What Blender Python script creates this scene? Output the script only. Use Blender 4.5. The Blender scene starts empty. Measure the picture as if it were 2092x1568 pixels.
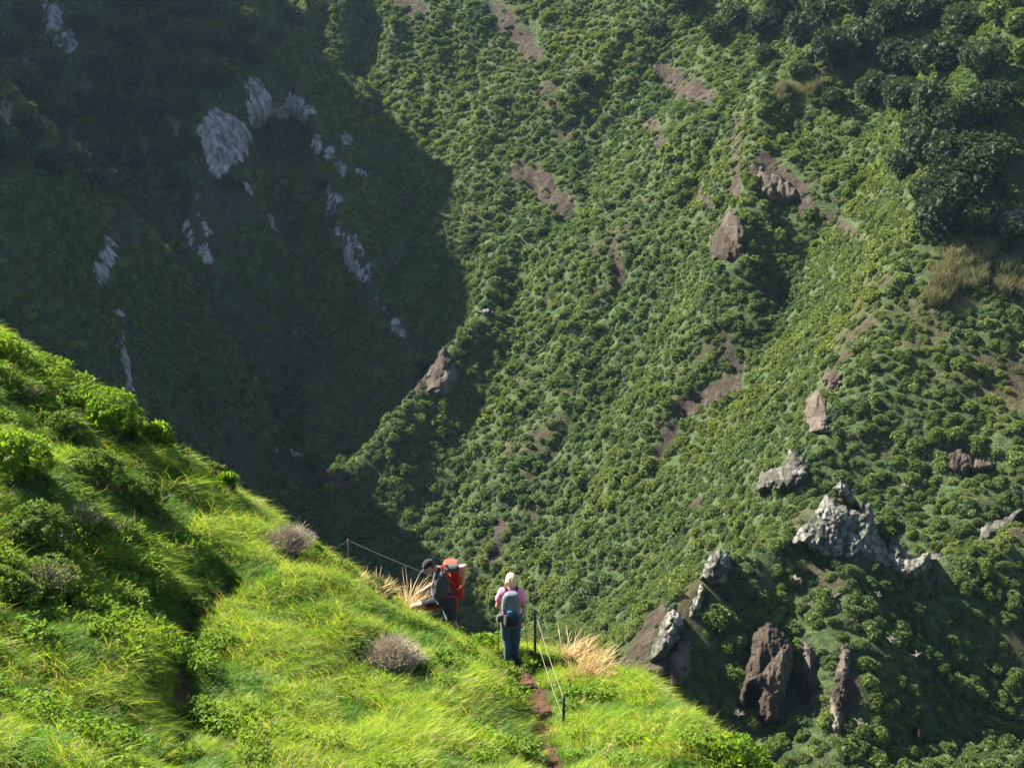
import bpy, math, random
import numpy as np
from mathutils import Vector, Matrix

# ------------------------------------------------------------------ camera, world, sun
scene = bpy.context.scene
COL = scene.collection
F = 2900.0                      # focal length in pixels of the 2092 x 1568 photograph
PITCH = math.radians(13.0)
CP, SP = math.cos(PITCH), math.sin(PITCH)
SUN_EL, SUN_AZ = math.radians(42.0), math.radians(-62.0)   # azimuth from +Y towards +X
EXPOSURE = 2.3

cam_d = bpy.data.cameras.new('camera')
cam = bpy.data.objects.new('camera', cam_d)
COL.objects.link(cam)
cam_d.sensor_width = 36.0
cam_d.lens = 36.0 * F / 2092.0
cam_d.clip_start = 0.1
cam_d.clip_end = 3000.0
cam.rotation_euler = (math.radians(90) - PITCH, 0, 0)
scene.camera = cam

world = bpy.data.worlds.new('World')
scene.world = world
world.use_nodes = True
wn = world.node_tree
wn.nodes.clear()
sky = wn.nodes.new('ShaderNodeTexSky')
sky.sky_type = 'NISHITA'
sky.sun_disc = False
sky.sun_elevation = SUN_EL
sky.sun_rotation = SUN_AZ
sky.altitude = 300
bg = wn.nodes.new('ShaderNodeBackground')
bg.inputs[1].default_value = 0.055
wo = wn.nodes.new('ShaderNodeOutputWorld')
wn.links.new(sky.outputs[0], bg.inputs[0])
wn.links.new(bg.outputs[0], wo.inputs[0])

sun_d = bpy.data.lights.new('sun', 'SUN')
sun_d.energy = 5.0
sun_d.angle = math.radians(0.55)
sun_d.color = (1.0, 0.93, 0.80)
sun = bpy.data.objects.new('sun', sun_d)
COL.objects.link(sun)
SUN = Vector((math.sin(SUN_AZ) * math.cos(SUN_EL), math.cos(SUN_AZ) * math.cos(SUN_EL), math.sin(SUN_EL)))
sun.rotation_euler = SUN.to_track_quat('Z', 'Y').to_euler()

scene.render.engine = 'CYCLES'
scene.view_settings.view_transform = 'Standard'
scene.view_settings.look = 'None'
scene.view_settings.exposure = EXPOSURE
scene.view_settings.gamma = 1.0
scene.cycles.max_bounces = 6
scene.cycles.diffuse_bounces = 3
scene.cycles.transmission_bounces = 3
scene.cycles.volume_bounces = 0
scene.cycles.transparent_max_bounces = 6
scene.cycles.use_denoising = True

rng = np.random.default_rng(11)
random.seed(11)

# ------------------------------------------------------------------ maths helpers
def at(px, py, Z):
    """point seen at photograph pixel (px, py) at depth Z metres along the view axis"""
    yc = (784.0 - py) / F
    return np.array([(px - 1046.0) / F * Z, Z * (CP + SP * yc), Z * (-SP + CP * yc)])

def aty(px, py, y):
    return at(px, py, y / (CP + SP * (784.0 - py) / F))

def proj(P):
    P = np.asarray(P, float)
    Z = P[..., 1] * CP - P[..., 2] * SP
    Yc = P[..., 1] * SP + P[..., 2] * CP
    Zs = np.maximum(Z, 0.1)
    return 1046 + F * P[..., 0] / Zs, 784 - F * Yc / Zs, Z

def _hash(ix, iy, iz, seed):
    h = (ix.astype(np.int64) * 374761393 + iy.astype(np.int64) * 668265263 + iz.astype(np.int64) * 2147483647 + seed * 974711) & 0xFFFFFFFF
    h = ((h ^ (h >> 13)) * 1274126177) & 0xFFFFFFFF
    h = (h ^ (h >> 16)) & 0xFFFFFFFF
    h = (h * 2246822519) & 0xFFFFFFFF
    return ((h ^ (h >> 15)) & 0xFFFFFF) / float(0xFFFFFF)

def noise(x, y, z=0.0, seed=0):
    x, y = np.broadcast_arrays(np.asarray(x, float), np.asarray(y, float))
    z = np.broadcast_to(np.asarray(z, float), x.shape)
    ix, iy, iz = np.floor(x), np.floor(y), np.floor(z)
    fx, fy, fz = x - ix, y - iy, z - iz
    fx, fy, fz = [t * t * t * (t * (t * 6 - 15) + 10) for t in (fx, fy, fz)]
    r = 0
    for a in (0, 1):
        for b in (0, 1):
            for c in (0, 1):
                w = (fx if a else 1 - fx) * (fy if b else 1 - fy) * (fz if c else 1 - fz)
                r = r + w * _hash(ix + a, iy + b, iz + c, seed)
    return r * 2 - 1

def fbm(x, y, z=0.0, seed=0, octv=4, gain=0.5):
    r, a, s = 0, 1.0, 0.0
    for i in range(octv):
        r = r + a * noise(np.asarray(x) * 2 ** i, np.asarray(y) * 2 ** i, np.asarray(z) * 2 ** i, seed + i * 17)
        s += a
        a *= gain
    return r / s

def smax(a, b, k):
    h = np.clip(0.5 + 0.5 * (a - b) / k, 0, 1)
    return b + (a - b) * h + k * h * (1 - h)

def smin(a, b, k):
    return -smax(-a, -b, k)

def sstep(a, b, x):
    t = np.clip((x - a) / (b - a), 0, 1)
    return t * t * (3 - 2 * t)

def poly_sdf(x, y, poly):
    """distance to the outline, positive inside"""
    poly = np.asarray(poly, float)
    d = np.full(np.shape(x), 1e9)
    ins = np.zeros(np.shape(x), bool)
    n = len(poly)
    for i in range(n):
        ax, ay = poly[i]
        bx, by = poly[(i + 1) % n]
        ex, ey = bx - ax, by - ay
        t = np.clip(((x - ax) * ex + (y - ay) * ey) / (ex * ex + ey * ey + 1e-9), 0, 1)
        d = np.minimum(d, np.hypot(x - ax - t * ex, y - ay - t * ey))
        c = ((ay > y) != (by > y)) & (x < ex * (y - ay) / (ey + 1e-12) + ax)
        ins ^= c
    return np.where(ins, d, -d)

def line_dist(x, y, pts):
    pts = np.asarray(pts, float)
    d = np.full(np.shape(x), 1e9)
    for i in range(len(pts) - 1):
        ax, ay = pts[i][:2]
        bx, by = pts[i + 1][:2]
        ex, ey = bx - ax, by - ay
        t = np.clip(((x - ax) * ex + (y - ay) * ey) / (ex * ex + ey * ey + 1e-9), 0, 1)
        d = np.minimum(d, np.hypot(x - ax - t * ex, y - ay - t * ey))
    return d

# ------------------------------------------------------------------ mesh and object helpers
def mesh_np(name, V, faces, mats=(), mat_idx=None, smooth=False, attrs=None):
    """V (n,3); faces = list of int arrays (m,3) / (m,4)"""
    me = bpy.data.meshes.new(name)
    V = np.ascontiguousarray(V, dtype=np.float32)
    me.vertices.add(len(V))
    me.vertices.foreach_set('co', V.ravel())
    fl = [np.asarray(f, dtype=np.int32) for f in faces if len(f)]
    if fl:
        loops = np.concatenate([f.ravel() for f in fl])
        tot = np.concatenate([np.full(len(f), f.shape[1], np.int32) for f in fl])
        start = np.concatenate([[0], np.cumsum(tot)[:-1]]).astype(np.int32)
        me.loops.add(len(loops))
        me.loops.foreach_set('vertex_index', loops)
        me.polygons.add(len(tot))
        me.polygons.foreach_set('loop_start', start)
        me.polygons.foreach_set('loop_total', tot)
        if mat_idx is not None:
            me.polygons.foreach_set('material_index', np.asarray(mat_idx, np.int32))
    for k, a in (attrs or {}).items():
        at_ = me.attributes.new(k, 'FLOAT', 'POINT')
        at_.data.foreach_set('value', np.ascontiguousarray(a, np.float32))
    me.update(calc_edges=True)
    if smooth and fl:
        me.polygons.foreach_set('use_smooth', np.ones(len(me.polygons), bool))
    for m in mats:
        me.materials.append(m)
    return me

def link(name, me, parent=None, loc=None):
    o = bpy.data.objects.new(name, me)
    COL.objects.link(o)
    if parent is not None:
        o.parent = parent
    if loc is not None:
        o.location = Vector([float(c) for c in loc])
    return o

def tag(o, label=None, cat=None, group=None, kind=None):
    if label: o['label'] = label
    if cat: o['category'] = cat
    if group: o['group'] = group
    if kind: o['kind'] = kind
    return o

def empty(name, loc):
    o = bpy.data.objects.new(name, None)
    o.empty_display_size = 0.2
    COL.objects.link(o)
    o.location = Vector([float(c) for c in loc])
    return o

def copy_tree(o, parent=None):
    c = o.copy()
    COL.objects.link(c)
    c.parent = parent
    for ch in list(o.children):
        copy_tree(ch, c)
    return c

# ------------------------------------------------------------------ materials
class Mat:
    def __init__(s, name):
        s.m = bpy.data.materials.new(name)
        s.m.use_nodes = True
        s.t = s.m.node_tree
        s.t.nodes.clear()
        s.out = s.t.nodes.new('ShaderNodeOutputMaterial')
    def n(s, typ, **kw):
        nd = s.t.nodes.new('ShaderNode' + typ)
        for k, v in kw.items():
            if isinstance(k, str) and k.startswith('i_'):
                key = k[2:]
                nd.inputs[int(key) if key.isdigit() else key.replace('_', ' ')].default_value = v
            else:
                setattr(nd, k, v)
        return nd
    def l(s, a, b):
        s.t.links.new(a, b)
    def noise(s, scale, detail=4, rough=0.6, vec=None, dist=0.0):
        nd = s.n('TexNoise', i_Scale=scale, i_Detail=detail, i_Roughness=rough, i_Distortion=dist)
        if vec is not None: s.l(vec, nd.inputs['Vector'])
        return nd.outputs[0]
    def ramp(s, fac, stops):
        r = s.n('ValToRGB')
        e = r.color_ramp.elements
        while len(e) < len(stops): e.new(0.5)
        for i, (p, c) in enumerate(stops):
            e[i].position = p
            e[i].color = (c[0], c[1], c[2], 1) if hasattr(c, '__len__') else (c, c, c, 1)
        s.l(fac, r.inputs[0])
        return r.outputs[0]
    def mix(s, fac, a, b, blend='MIX'):
        m = s.n('MixRGB', blend_type=blend)
        for i, v in ((0, fac), (1, a), (2, b)):
            if hasattr(v, 'links'): s.l(v, m.inputs[i])
            elif hasattr(v, '__len__'): m.inputs[i].default_value = (v[0], v[1], v[2], 1)
            else: m.inputs[i].default_value = v
        return m.outputs[0]
    def math(s, op, a, b=0.0, clamp=False):
        m = s.n('Math', operation=op, use_clamp=clamp)
        for i, v in ((0, a), (1, b)):
            if hasattr(v, 'links'): s.l(v, m.inputs[i])
            else: m.inputs[i].default_value = v
        return m.outputs[0]
    def attr(s, name):
        return s.n('Attribute', attribute_name=name).outputs['Fac']
    def bump(s, h, strength=0.5, dist=0.1):
        b = s.n('Bump', i_Strength=strength, i_Distance=dist)
        s.l(h, b.inputs['Height'])
        return b.outputs[0]
    def bsdf(s, col, rough=0.8, spec=0.2, normal=None, sheen=0.0):
        b = s.n('BsdfPrincipled')
        b.inputs['Roughness'].default_value = rough
        b.inputs['Specular IOR Level'].default_value = spec
        if sheen: b.inputs['Sheen Weight'].default_value = sheen
        if hasattr(col, 'links'): s.l(col, b.inputs['Base Color'])
        else: b.inputs['Base Color'].default_value = (*col, 1)
        if normal is not None: s.l(normal, b.inputs['Normal'])
        return b.outputs[0]
    def done(s, sh):
        s.l(sh, s.out.inputs[0])
        return s.m

def leaf_mat(name, cols, trans=0.35, tcol=None, rough=0.7, spec=0.15, tip=None, zone=None):
    """leaf: colour varies with the vertex attribute 'v' (per leaf) and per plant"""
    M = Mat(name)
    v = M.attr('v')
    rnd = M.n('ObjectInfo').outputs['Random']
    f = M.math('ADD', M.math('MULTIPLY', v, 0.6), M.math('MULTIPLY', rnd, 0.4))
    n = len(cols)
    c = M.ramp(f, [(i / max(1, n - 1), cols[i]) for i in range(n)])
    if zone is not None:      # stands of plants differ in hue from place to place
        nz = M.noise(0.045, 3, 0.6, M.n('ObjectInfo').outputs['Location'])
        c = M.mix(1.0, c, M.ramp(nz, [(0.36, zone[0]), (0.5, (1, 1, 1)), (0.64, zone[1])]), 'MULTIPLY')
    if tip is not None:
        c = M.mix(M.attr('tip'), c, tip)
    b = M.bsdf(c, rough, spec)
    tr = M.n('BsdfTranslucent')
    tc = M.mix(1.0, c, tcol or (1.5, 1.6, 0.5), 'MULTIPLY')
    M.l(tc, tr.inputs[0])
    ms = M.n('MixShader')
    ms.inputs[0].default_value = trans
    M.l(b, ms.inputs[1]); M.l(tr.outputs[0], ms.inputs[2])
    return M.done(ms.outputs[0])

def simple_mat(name, c1, c2, scale=20, rough=0.8, spec=0.2, bump=0.3, bdist=0.01, sheen=0.0, obj=True):
    M = Mat(name)
    tc = M.n('TexCoord').outputs['Object']
    nz = M.noise(scale, 5, 0.6, tc)
    c = M.ramp(nz, [(0.3, c1), (0.7, c2)])
    return M.done(M.bsdf(c, rough, spec, M.bump(nz, bump, bdist), sheen))

# ------------------------------------------------------------------ far gorge: a height field made of planes and ridges
def nrm(*v):
    v = np.array(v, float)
    return v / np.linalg.norm(v)

nB, cB = nrm(-.482, -.424, .766), -137.5
nC = nrm(.05, -.68, .73); cC = nC @ at(840, 300, 292)
nG = nrm(-.14, -.55, .83); cG = nG @ at(1750, 900, 166)
nL = nrm(-.787, .02, .611); cL = nL @ at(1590, 980, 165)

def plane_h(n, c, x, y):
    return (c - n[0] * x - n[1] * y) / n[2]

def ridge_h(x, y, pts, kl, kr, r=1.5):
    """height of a ridge whose crest is the polyline pts; kl / kr = fall to the left / right of its direction"""
    best = np.full(np.shape(x), -1e9)
    for i in range(len(pts) - 1):
        a, b = pts[i], pts[i + 1]
        ex, ey = b[0] - a[0], b[1] - a[1]
        L2 = ex * ex + ey * ey + 1e-9
        t = np.clip(((x - a[0]) * ex + (y - a[1]) * ey) / L2, 0, 1)
        qx, qy = x - a[0] - t * ex, y - a[1] - t * ey
        d = np.sqrt(qx * qx + qy * qy + r * r) - r
        side = ex * qy - ey * qx
        w = side / (np.sqrt(L2) * (np.hypot(qx, qy) + 0.5))
        k = kr + (kl - kr) * (0.5 + 0.5 * np.clip(w * 1.3, -1, 1))
        best = np.maximum(best, a[2] + (b[2] - a[2]) * t - k * d)
    return best

def P3(*l):
    return [at(*q) for q in l]

RM_SPUR_E = P3((700, 985, 228), (800, 870, 232), (890, 745, 238), (985, 645, 247), (1010, 520, 262))
R_F = P3((470, -150, 290), (425, 60, 282), (400, 220, 268), (398, 450, 256), (400, 700, 249), (400, 1000, 242))
R_D = P3((-500, -300, 205), (-150, 0, 214), (20, 170, 220), (170, 330, 226), (275, 440, 230))
R_D2 = P3((240, 425, 232), (235, 600, 224), (232, 800, 214), (235, 1000, 206))
R_G = P3((600, 130, 286), (650, 280, 276), (700, 430, 268), (770, 600, 259), (850, 730, 249))
R_RIB = P3((1560, 150, 250), (1530, 290, 241), (1510, 400, 230), (1480, 505, 222), (1450, 640, 218), (1420, 800, 214))
R_N = P3((1300, 1560, 121), (1345, 1340, 127), (1400, 1230, 130), (1500, 1140, 135), (1620, 1090, 140), (1700, 1010, 144),
         (1800, 1090, 142.5), (1900, 1150, 141), (2000, 1120, 143), (2120, 1070, 147), (2400, 960, 156))
R_S = P3((1720, 1080, 141.5), (1735, 1220, 133), (1725, 1360, 126), (1690, 1500, 119), (1650, 1750, 113))
R_T = P3((2500, 1500, 122), (2150, 1540, 121), (1950, 1570, 119), (1780, 1650, 115))
R_LOW = P3((1250, 1260, 180), (1120, 1330, 170), (1000, 1420, 165))

def h_far(x, y):
    x = np.asarray(x, float); y = np.asarray(y, float)
    wx = 7.0 * fbm(x / 45, y / 45, 0, 3, 3) + 1.6 * fbm(x / 9, y / 9, 0, 5, 3)
    wy = 7.0 * fbm(x / 45, y / 45, 7, 4, 3) + 1.6 * fbm(x / 9, y / 9, 7, 6, 3)
    X, Y = x + wx, y + wy
    hB = plane_h(nB, cB, X, Y)
    u, v = (-.66 * x + .75 * y), (.75 * x + .66 * y)
    u = u + 9 * fbm(x / 28, y / 28, 0, 25, 3)
    rill = 1 - np.abs(fbm(u / 18, v / 60, 0, 21, 3)) * 2
    hB = hB - 2.4 * rill * rill + 1.3 + 3.4 * fbm(x / 20, y / 20, 0, 28, 3)
    rb2 = 1 - np.abs(fbm(u / 6, v / 40, 3, 27, 2)) * 2
    hB = hB - 1.0 * rb2 * rb2
    fl = 1 - 2 * np.abs(fbm(x / 13, y / 40, 0, 33, 3))
    hC = plane_h(nC, cC, X + 3 * fbm(x / 14, 0 * y, 0, 31, 3), Y + (3.0 + 6.0 * sstep(-15, -40, x)) * (fl * fl - 0.5))
    hC = hC - 15 * np.exp(-((X + 76) / 13) ** 2) - 9 * np.exp(-((X + 51) / 5) ** 2) * sstep(0, -30, hC)
    h = smax(hB, hC, 30)
    w2x, w2y = x + 0.35 * wx, y + 0.35 * wy
    h = smax(h, ridge_h(w2x, w2y, RM_SPUR_E, 2.2, 1.3), 4)
    h = smax(h, ridge_h(w2x, w2y, R_F, 2.0, 1.9, 5), 5)
    dd = smax(ridge_h(w2x, w2y, R_D, 2.2, 1.5, 3), ridge_h(w2x, w2y, R_D2, 2.5, 1.6, 4), 4)
    dd = smax(dd, ridge_h(w2x, w2y, R_G, 0.95, 2.4, 3), 4)
    h = smax(h, dd, 4)
    h = smax(h, ridge_h(w2x, w2y, R_RIB, 1.05, 1.5, 1.5), 4)
    g = smin(plane_h(nG, cG, X, Y) + 0.8 * fbm(x / 7, y / 7, 0, 41, 3), plane_h(nL, cL, w2x, w2y), 3)
    h = smax(h, g, 3)
    # scarps of the near right slope
    w3x, w3y = x + 0.15 * wx, y + 0.15 * wy
    h = smax(h, ridge_h(w3x, w3y, R_N, 1.0, 0.98), 2)
    h = smax(h, ridge_h(w3x, w3y, R_S, 0.95, 0.6, 2.5), 3)
    h = smax(h, ridge_h(w3x, w3y, R_T, .9, .9, 3), 3)
    h = h + 0.9 * fbm(x / 5, y / 5, 0, 51, 3)
    # flank of our own hill, dropping into the gorge
    hill = -21 - 1.15 * (y - 31) - 0.5 * np.maximum(x, -15) + 1.5 * fbm(x / 12, y / 12, 0, 61, 3)
    h = smax(h, hill, 3)
    h = smax(h, ridge_h(w2x, w2y, [np.array(q, float) for q in ((-158, 150, 40), (-152, 255, 70), (-150, 274, 70), (-150, 287, 52), (-150, 299, 54), (-150, 311, 90), (-148, 340, 106), (-140, 440, 95))], 2.2, 2.2, 3), 4)  # unseen ridge added off the left side to shade the upper left gorge
    # upper limit: unseen plateau, kept low to admit sun, raised at left for shade
    h = smin(h, 21 + 85 * sstep(-80, -125, x) + 5 * fbm(x / 60, y / 60, 0, 71, 3), 10)
    return np.maximum(h, -118 + 2 * fbm(x / 10, y / 10, 0, 81, 2))

def axis(parts):
    out = []
    for a, b, s in parts:
        out.append(np.arange(a, b, s))
    return np.concatenate(out)

class Field:
    def __init__(s, xs, ys, H):
        s.xs, s.ys, s.H = xs, ys, H
    def __call__(s, x, y):
        x = np.asarray(x, float); y = np.asarray(y, float)
        i = np.clip(np.searchsorted(s.xs, x) - 1, 0, len(s.xs) - 2)
        j = np.clip(np.searchsorted(s.ys, y) - 1, 0, len(s.ys) - 2)
        fx = np.clip((x - s.xs[i]) / (s.xs[i + 1] - s.xs[i]), 0, 1)
        fy = np.clip((y - s.ys[j]) / (s.ys[j + 1] - s.ys[j]), 0, 1)
        H = s.H
        return (H[j, i] * (1 - fx) + H[j, i + 1] * fx) * (1 - fy) + (H[j + 1, i] * (1 - fx) + H[j + 1, i + 1] * fx) * fy
    def normal(s, x, y, e=0.5):
        gx = (s(x + e, y) - s(x - e, y)) / (2 * e)
        gy = (s(x, y + e) - s(x, y - e)) / (2 * e)
        n = np.stack([-gx, -gy, np.ones_like(gx)], -1)
        return n / np.linalg.norm(n, axis=-1, keepdims=True)
    def hit(s, px, py, z0, z1, step):
        """first point of the surface along the ray through a photograph pixel"""
        Z = np.arange(z0, z1, step)
        P = np.stack([at(px, py, z) for z in Z])
        below = P[:, 2] < s(P[:, 0], P[:, 1])
        k = int(np.argmax(below)) if below.any() else len(Z) - 1
        p = P[k].copy()
        p[2] = s(p[0], p[1])
        return p
    def grid(s):
        X, Y = np.meshgrid(s.xs, s.ys)
        V = np.stack([X, Y, s.H], -1).reshape(-1, 3)
        ny, nx = s.H.shape
        I = np.arange(nx * ny).reshape(ny, nx)
        Q = np.stack([I[:-1, :-1], I[:-1, 1:], I[1:, 1:], I[1:, :-1]], -1).reshape(-1, 4)
        return V, Q

fxs = axis([(-330, -135, 4), (-135, 125, 0.65), (125, 300, 4)])
fys = axis([(29, 100, 2.0), (100, 300, 0.65), (300, 480, 3.5)])
FX, FY = np.meshgrid(fxs, fys)
far = Field(fxs, fys, h_far(FX, FY))
FV, FQ = far.grid()
fpx, fpy, fZ = proj(FV)

def cover_density(P):
    return 0.5 + 0.5 * fbm(P[:, 0] / 15, P[:, 1] / 15, P[:, 2] / 15, 201, 4, 0.6)
# bare rock, white rock and bare soil, each a soft mask on the ground itself
m_white = np.full(len(FV), -99.0)
m_rock = np.full(len(FV), -99.0)
wob = 9 * noise(FV[:, 0] / 3, FV[:, 1] / 3, FV[:, 2] / 3, 91) + 9 * noise(FV[:, 0] / 1.3, FV[:, 1] / 1.3, FV[:, 2] / 3, 93)
def strip(m, pts, w):
    return np.maximum(m, w - line_dist(fpx, fpy, pts))
def patch(m, poly):
    return np.maximum(m, poly_sdf(fpx, fpy, poly))
WHITE = [((508, 165), (545, 205), 11), ((545, 205), (520, 250), 11), ((650, 300), (690, 330), 15), ((690, 330), (705, 350), 9),
         ((655, 368), (692, 405), 6), ((675, 430), (700, 500), 5), ((700, 500), (724, 548), 6), ((724, 548), (772, 622), 3),
         ((715, 480), (740, 500), 3), ((790, 650), (845, 715), 2), ((385, 455), (395, 500), 7), ((395, 500), (425, 530), 10),
         ((410, 400), (405, 440), 3), ((498, 375), (512, 400), 8), ((550, 440), (578, 490), 4), ((215, 500), (205, 560), 8),
         ((245, 690), (268, 830), 9), ((100, 30), (135, 90), 22), ((590, 200), (630, 230), 9), ((430, 350), (440, 360), 6),
         ((705, 280), (708, 290), 5), ((730, 350), (745, 362), 4), ((560, 915), (600, 930), 5), ((620, 240), (650, 290), 8)]
for a, b, w in WHITE:
    m_white = strip(m_white, (a, b), w)
for a, b, w in [((522, 175), (512, 225), 8), ((640, 300), (700, 345), 12), ((668, 395), (690, 460), 6), ((690, 460), (722, 545), 7), ((722, 545), (778, 630), 4.5),
                ((778, 630), (850, 720), 3.5), ((725, 480), (752, 545), 4), ((385, 450), (398, 510), 6), ((400, 400), (425, 480), 4), ((410, 500), (430, 535), 8),
                ((560, 450), (582, 495), 5), ((505, 380), (520, 415), 6), ((240, 640), (250, 720), 6), ((255, 760), (270, 850), 7), ((225, 500), (212, 575), 6)]:
    m_white = strip(m_white, (a, b), w)
m_white = patch(m_white, [(405, 240), (455, 215), (505, 245), (512, 300), (480, 345), (445, 360), (412, 320)])
m_white = patch(m_white, [(520, 150), (548, 190), (560, 220), (600, 205), (640, 235), (600, 240), (545, 235), (515, 255), (500, 235), (515, 200)])
m_rock = patch(m_rock, [(500, 240), (540, 215), (630, 205), (665, 280), (640, 340), (600, 350), (530, 330), (490, 360), (420, 400), (400, 340), (400, 230), (450, 205)])
m_rock = patch(m_rock, [(395, 380), (500, 370), (520, 430), (480, 470), (420, 560), (385, 520)])
m_rock = patch(m_rock, [(640, 350), (670, 360), (740, 540), (830, 680), (800, 690), (700, 560)])
m_rock = patch(m_rock, [(228, 415), (275, 420), (282, 505), (232, 500)])
for a, b, w in [((1000, 20), (1085, 110), 24), ((820, 0), (850, 40), 25), ((1350, 150), (1430, 200), 26), ((1060, 350), (1150, 420), 26),
                ((640, 360), (670, 400), 22), ((670, 420), (735, 560), 12), ((760, 500), (795, 545), 12), ((370, 430), (430, 560), 20),
                ((1320, 250), (1350, 290), 16), ((1560, 340), (1640, 410), 30), ((1640, 410), (1760, 490), 13), ((1475, 680), (1500, 760), 13),
                ((1350, 930), (1400, 830), 16), ((1400, 830), (1490, 785), 22), ((1190, 460), (1220, 540), 9), ((1020, 1075), (1010, 1150), 11),
                ((1560, 600), (1580, 620), 10), ((1425, 390), (1440, 415), 12), ((1510, 250), (1500, 400), 14), ((840, 800), (870, 760), 16),
                ((560, 940), (700, 990), 20), ((1770, 660), (1700, 760), 9), ((1090, 890), (1110, 890), 7), ((1400, 1050), (1430, 1030), 9),
                ((1270, 1380), (1350, 1250), 22), ((1720, 1300), (1730, 1400), 10), ((1750, 1330), (1740, 1480), 12), ((1860, 1540), (1880, 1480), 6),
                ((1940, 930), (2010, 950), 16), ((2060, 1060), (2092, 1090), 10), ((1870, 1340), (1930, 1420), 8), ((1210, 600), (1290, 580), 8),
                ((1250, 500), (1265, 560), 6), ((1560, 850), (1600, 780), 6), ((1480, 1290), (1440, 1400), 8)]:
    m_rock = strip(m_rock, (a, b), w)
m_rock = np.maximum(m_rock, m_white + 5)
def soft(m, w):
    return np.clip(0.5 + (m + wob) / (2 * w), 0, 1)
a_white = soft(m_white, 7)
a_rock = soft(m_rock, 14)
cave_y = np.zeros(len(FV))
for cx, cy, rx, ry, dep in [(570, 280, 66, 52, 5), (532, 285, 17, 42, 9), (610, 290, 15, 34, 6), (465, 383, 34, 13, 5), (1492, 512, 30, 20, 4), (655, 385, 22, 10, 3),
                            (1470, 480, 14, 22, 2.5), (870, 770, 16, 26, 3)]:
    q = ((fpx - cx) / rx) ** 2 + ((fpy - cy) / ry) ** 2
    cave_y = np.maximum(cave_y, dep * np.sqrt(np.clip(1 - q + 0.25 * noise(fpx / 14, fpy / 14, 0, 95), 0, 1)) * (fZ > 180))
FV[:, 1] += cave_y + a_rock * 1.6 * np.abs(fbm(FV[:, 0] / 4, FV[:, 1] / 6, FV[:, 2] / 5, 97, 3)) * (fZ > 120)
m_dark = sstep(0.55, 1.0, cave_y / 3)

Mg = Mat('gorge_ground')
tc = Mg.n('TexCoord').outputs['Object']
n1 = Mg.noise(0.09, 6, 0.65, tc)
n2 = Mg.noise(1.3, 6, 0.7, tc)
n3 = Mg.noise(0.35, 5, 0.7, tc)
veg = Mg.ramp(n2, [(0.30, (0.018, 0.030, 0.012)), (0.5, (0.045, 0.072, 0.026)), (0.68, (0.085, 0.110, 0.042))])
soil = Mg.ramp(n2, [(0.3, (0.026, 0.020, 0.012)), (0.7, (0.078, 0.062, 0.038))])
gcol = Mg.mix(Mg.math('MAXIMUM', Mg.ramp(n3, [(0.52, 0.0), (0.70, 0.8)]), Mg.math('MULTIPLY', Mg.attr('bare'), 0.8)), veg, soil)
stretch = Mg.n('Mapping'); stretch.inputs['Scale'].default_value = (1.0, 1.0, 0.35)
Mg.l(tc, stretch.inputs[0])
n4 = Mg.noise(0.8, 8, 0.72, stretch.outputs[0], 0.6)
vor = Mg.n('TexVoronoi', feature='DISTANCE_TO_EDGE', i_Scale=0.55)
Mg.l(stretch.outputs[0], vor.inputs['Vector'])
rock = Mg.ramp(n4, [(0.3, (0.018, 0.015, 0.012)), (0.5, (0.048, 0.038, 0.028)), (0.72, (0.105, 0.086, 0.063))])
wrock = Mg.ramp(n4, [(0.38, (0.06, 0.055, 0.05)), (0.5, (0.20, 0.195, 0.19)), (0.62, (0.40, 0.39, 0.38))])
crk = Mg.math('ADD', Mg.math('MULTIPLY', n2, 0.75), Mg.math('MULTIPLY', n3, 0.7))
rf = Mg.math('GREATER_THAN', Mg.math('ADD', Mg.attr('rock'), crk), 1.28)
wf = Mg.math('MULTIPLY', Mg.math('SUBTRACT', Mg.math('ADD', Mg.attr('white'), Mg.math('MULTIPLY', n4, 1.9)), 1.42), 5.0, True)
c = Mg.mix(rf, gcol, rock)
c = Mg.mix(wf, c, wrock)
hb = Mg.math('ADD', Mg.math('MULTIPLY', n2, 0.5), n4)
gorge_mat = Mg.done(Mg.bsdf(c, 0.95, 0.1, Mg.bump(hb, 1.0, 0.7)))
gorge = link('gorge_hillside', mesh_np('gorge_hillside', FV, [FQ], [gorge_mat], smooth=True, attrs={'rock': a_rock, 'white': a_white, 'bare': 1 - sstep(0.22, 0.44, cover_density(FV) + 0.06 * noise(FV[:, 0] / 1.5, FV[:, 1] / 1.5, FV[:, 2] / 1.5, 77))}))
tag(gorge, 'steep walls of the gorge with bare rock patches and undergrowth', kind='structure')

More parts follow.
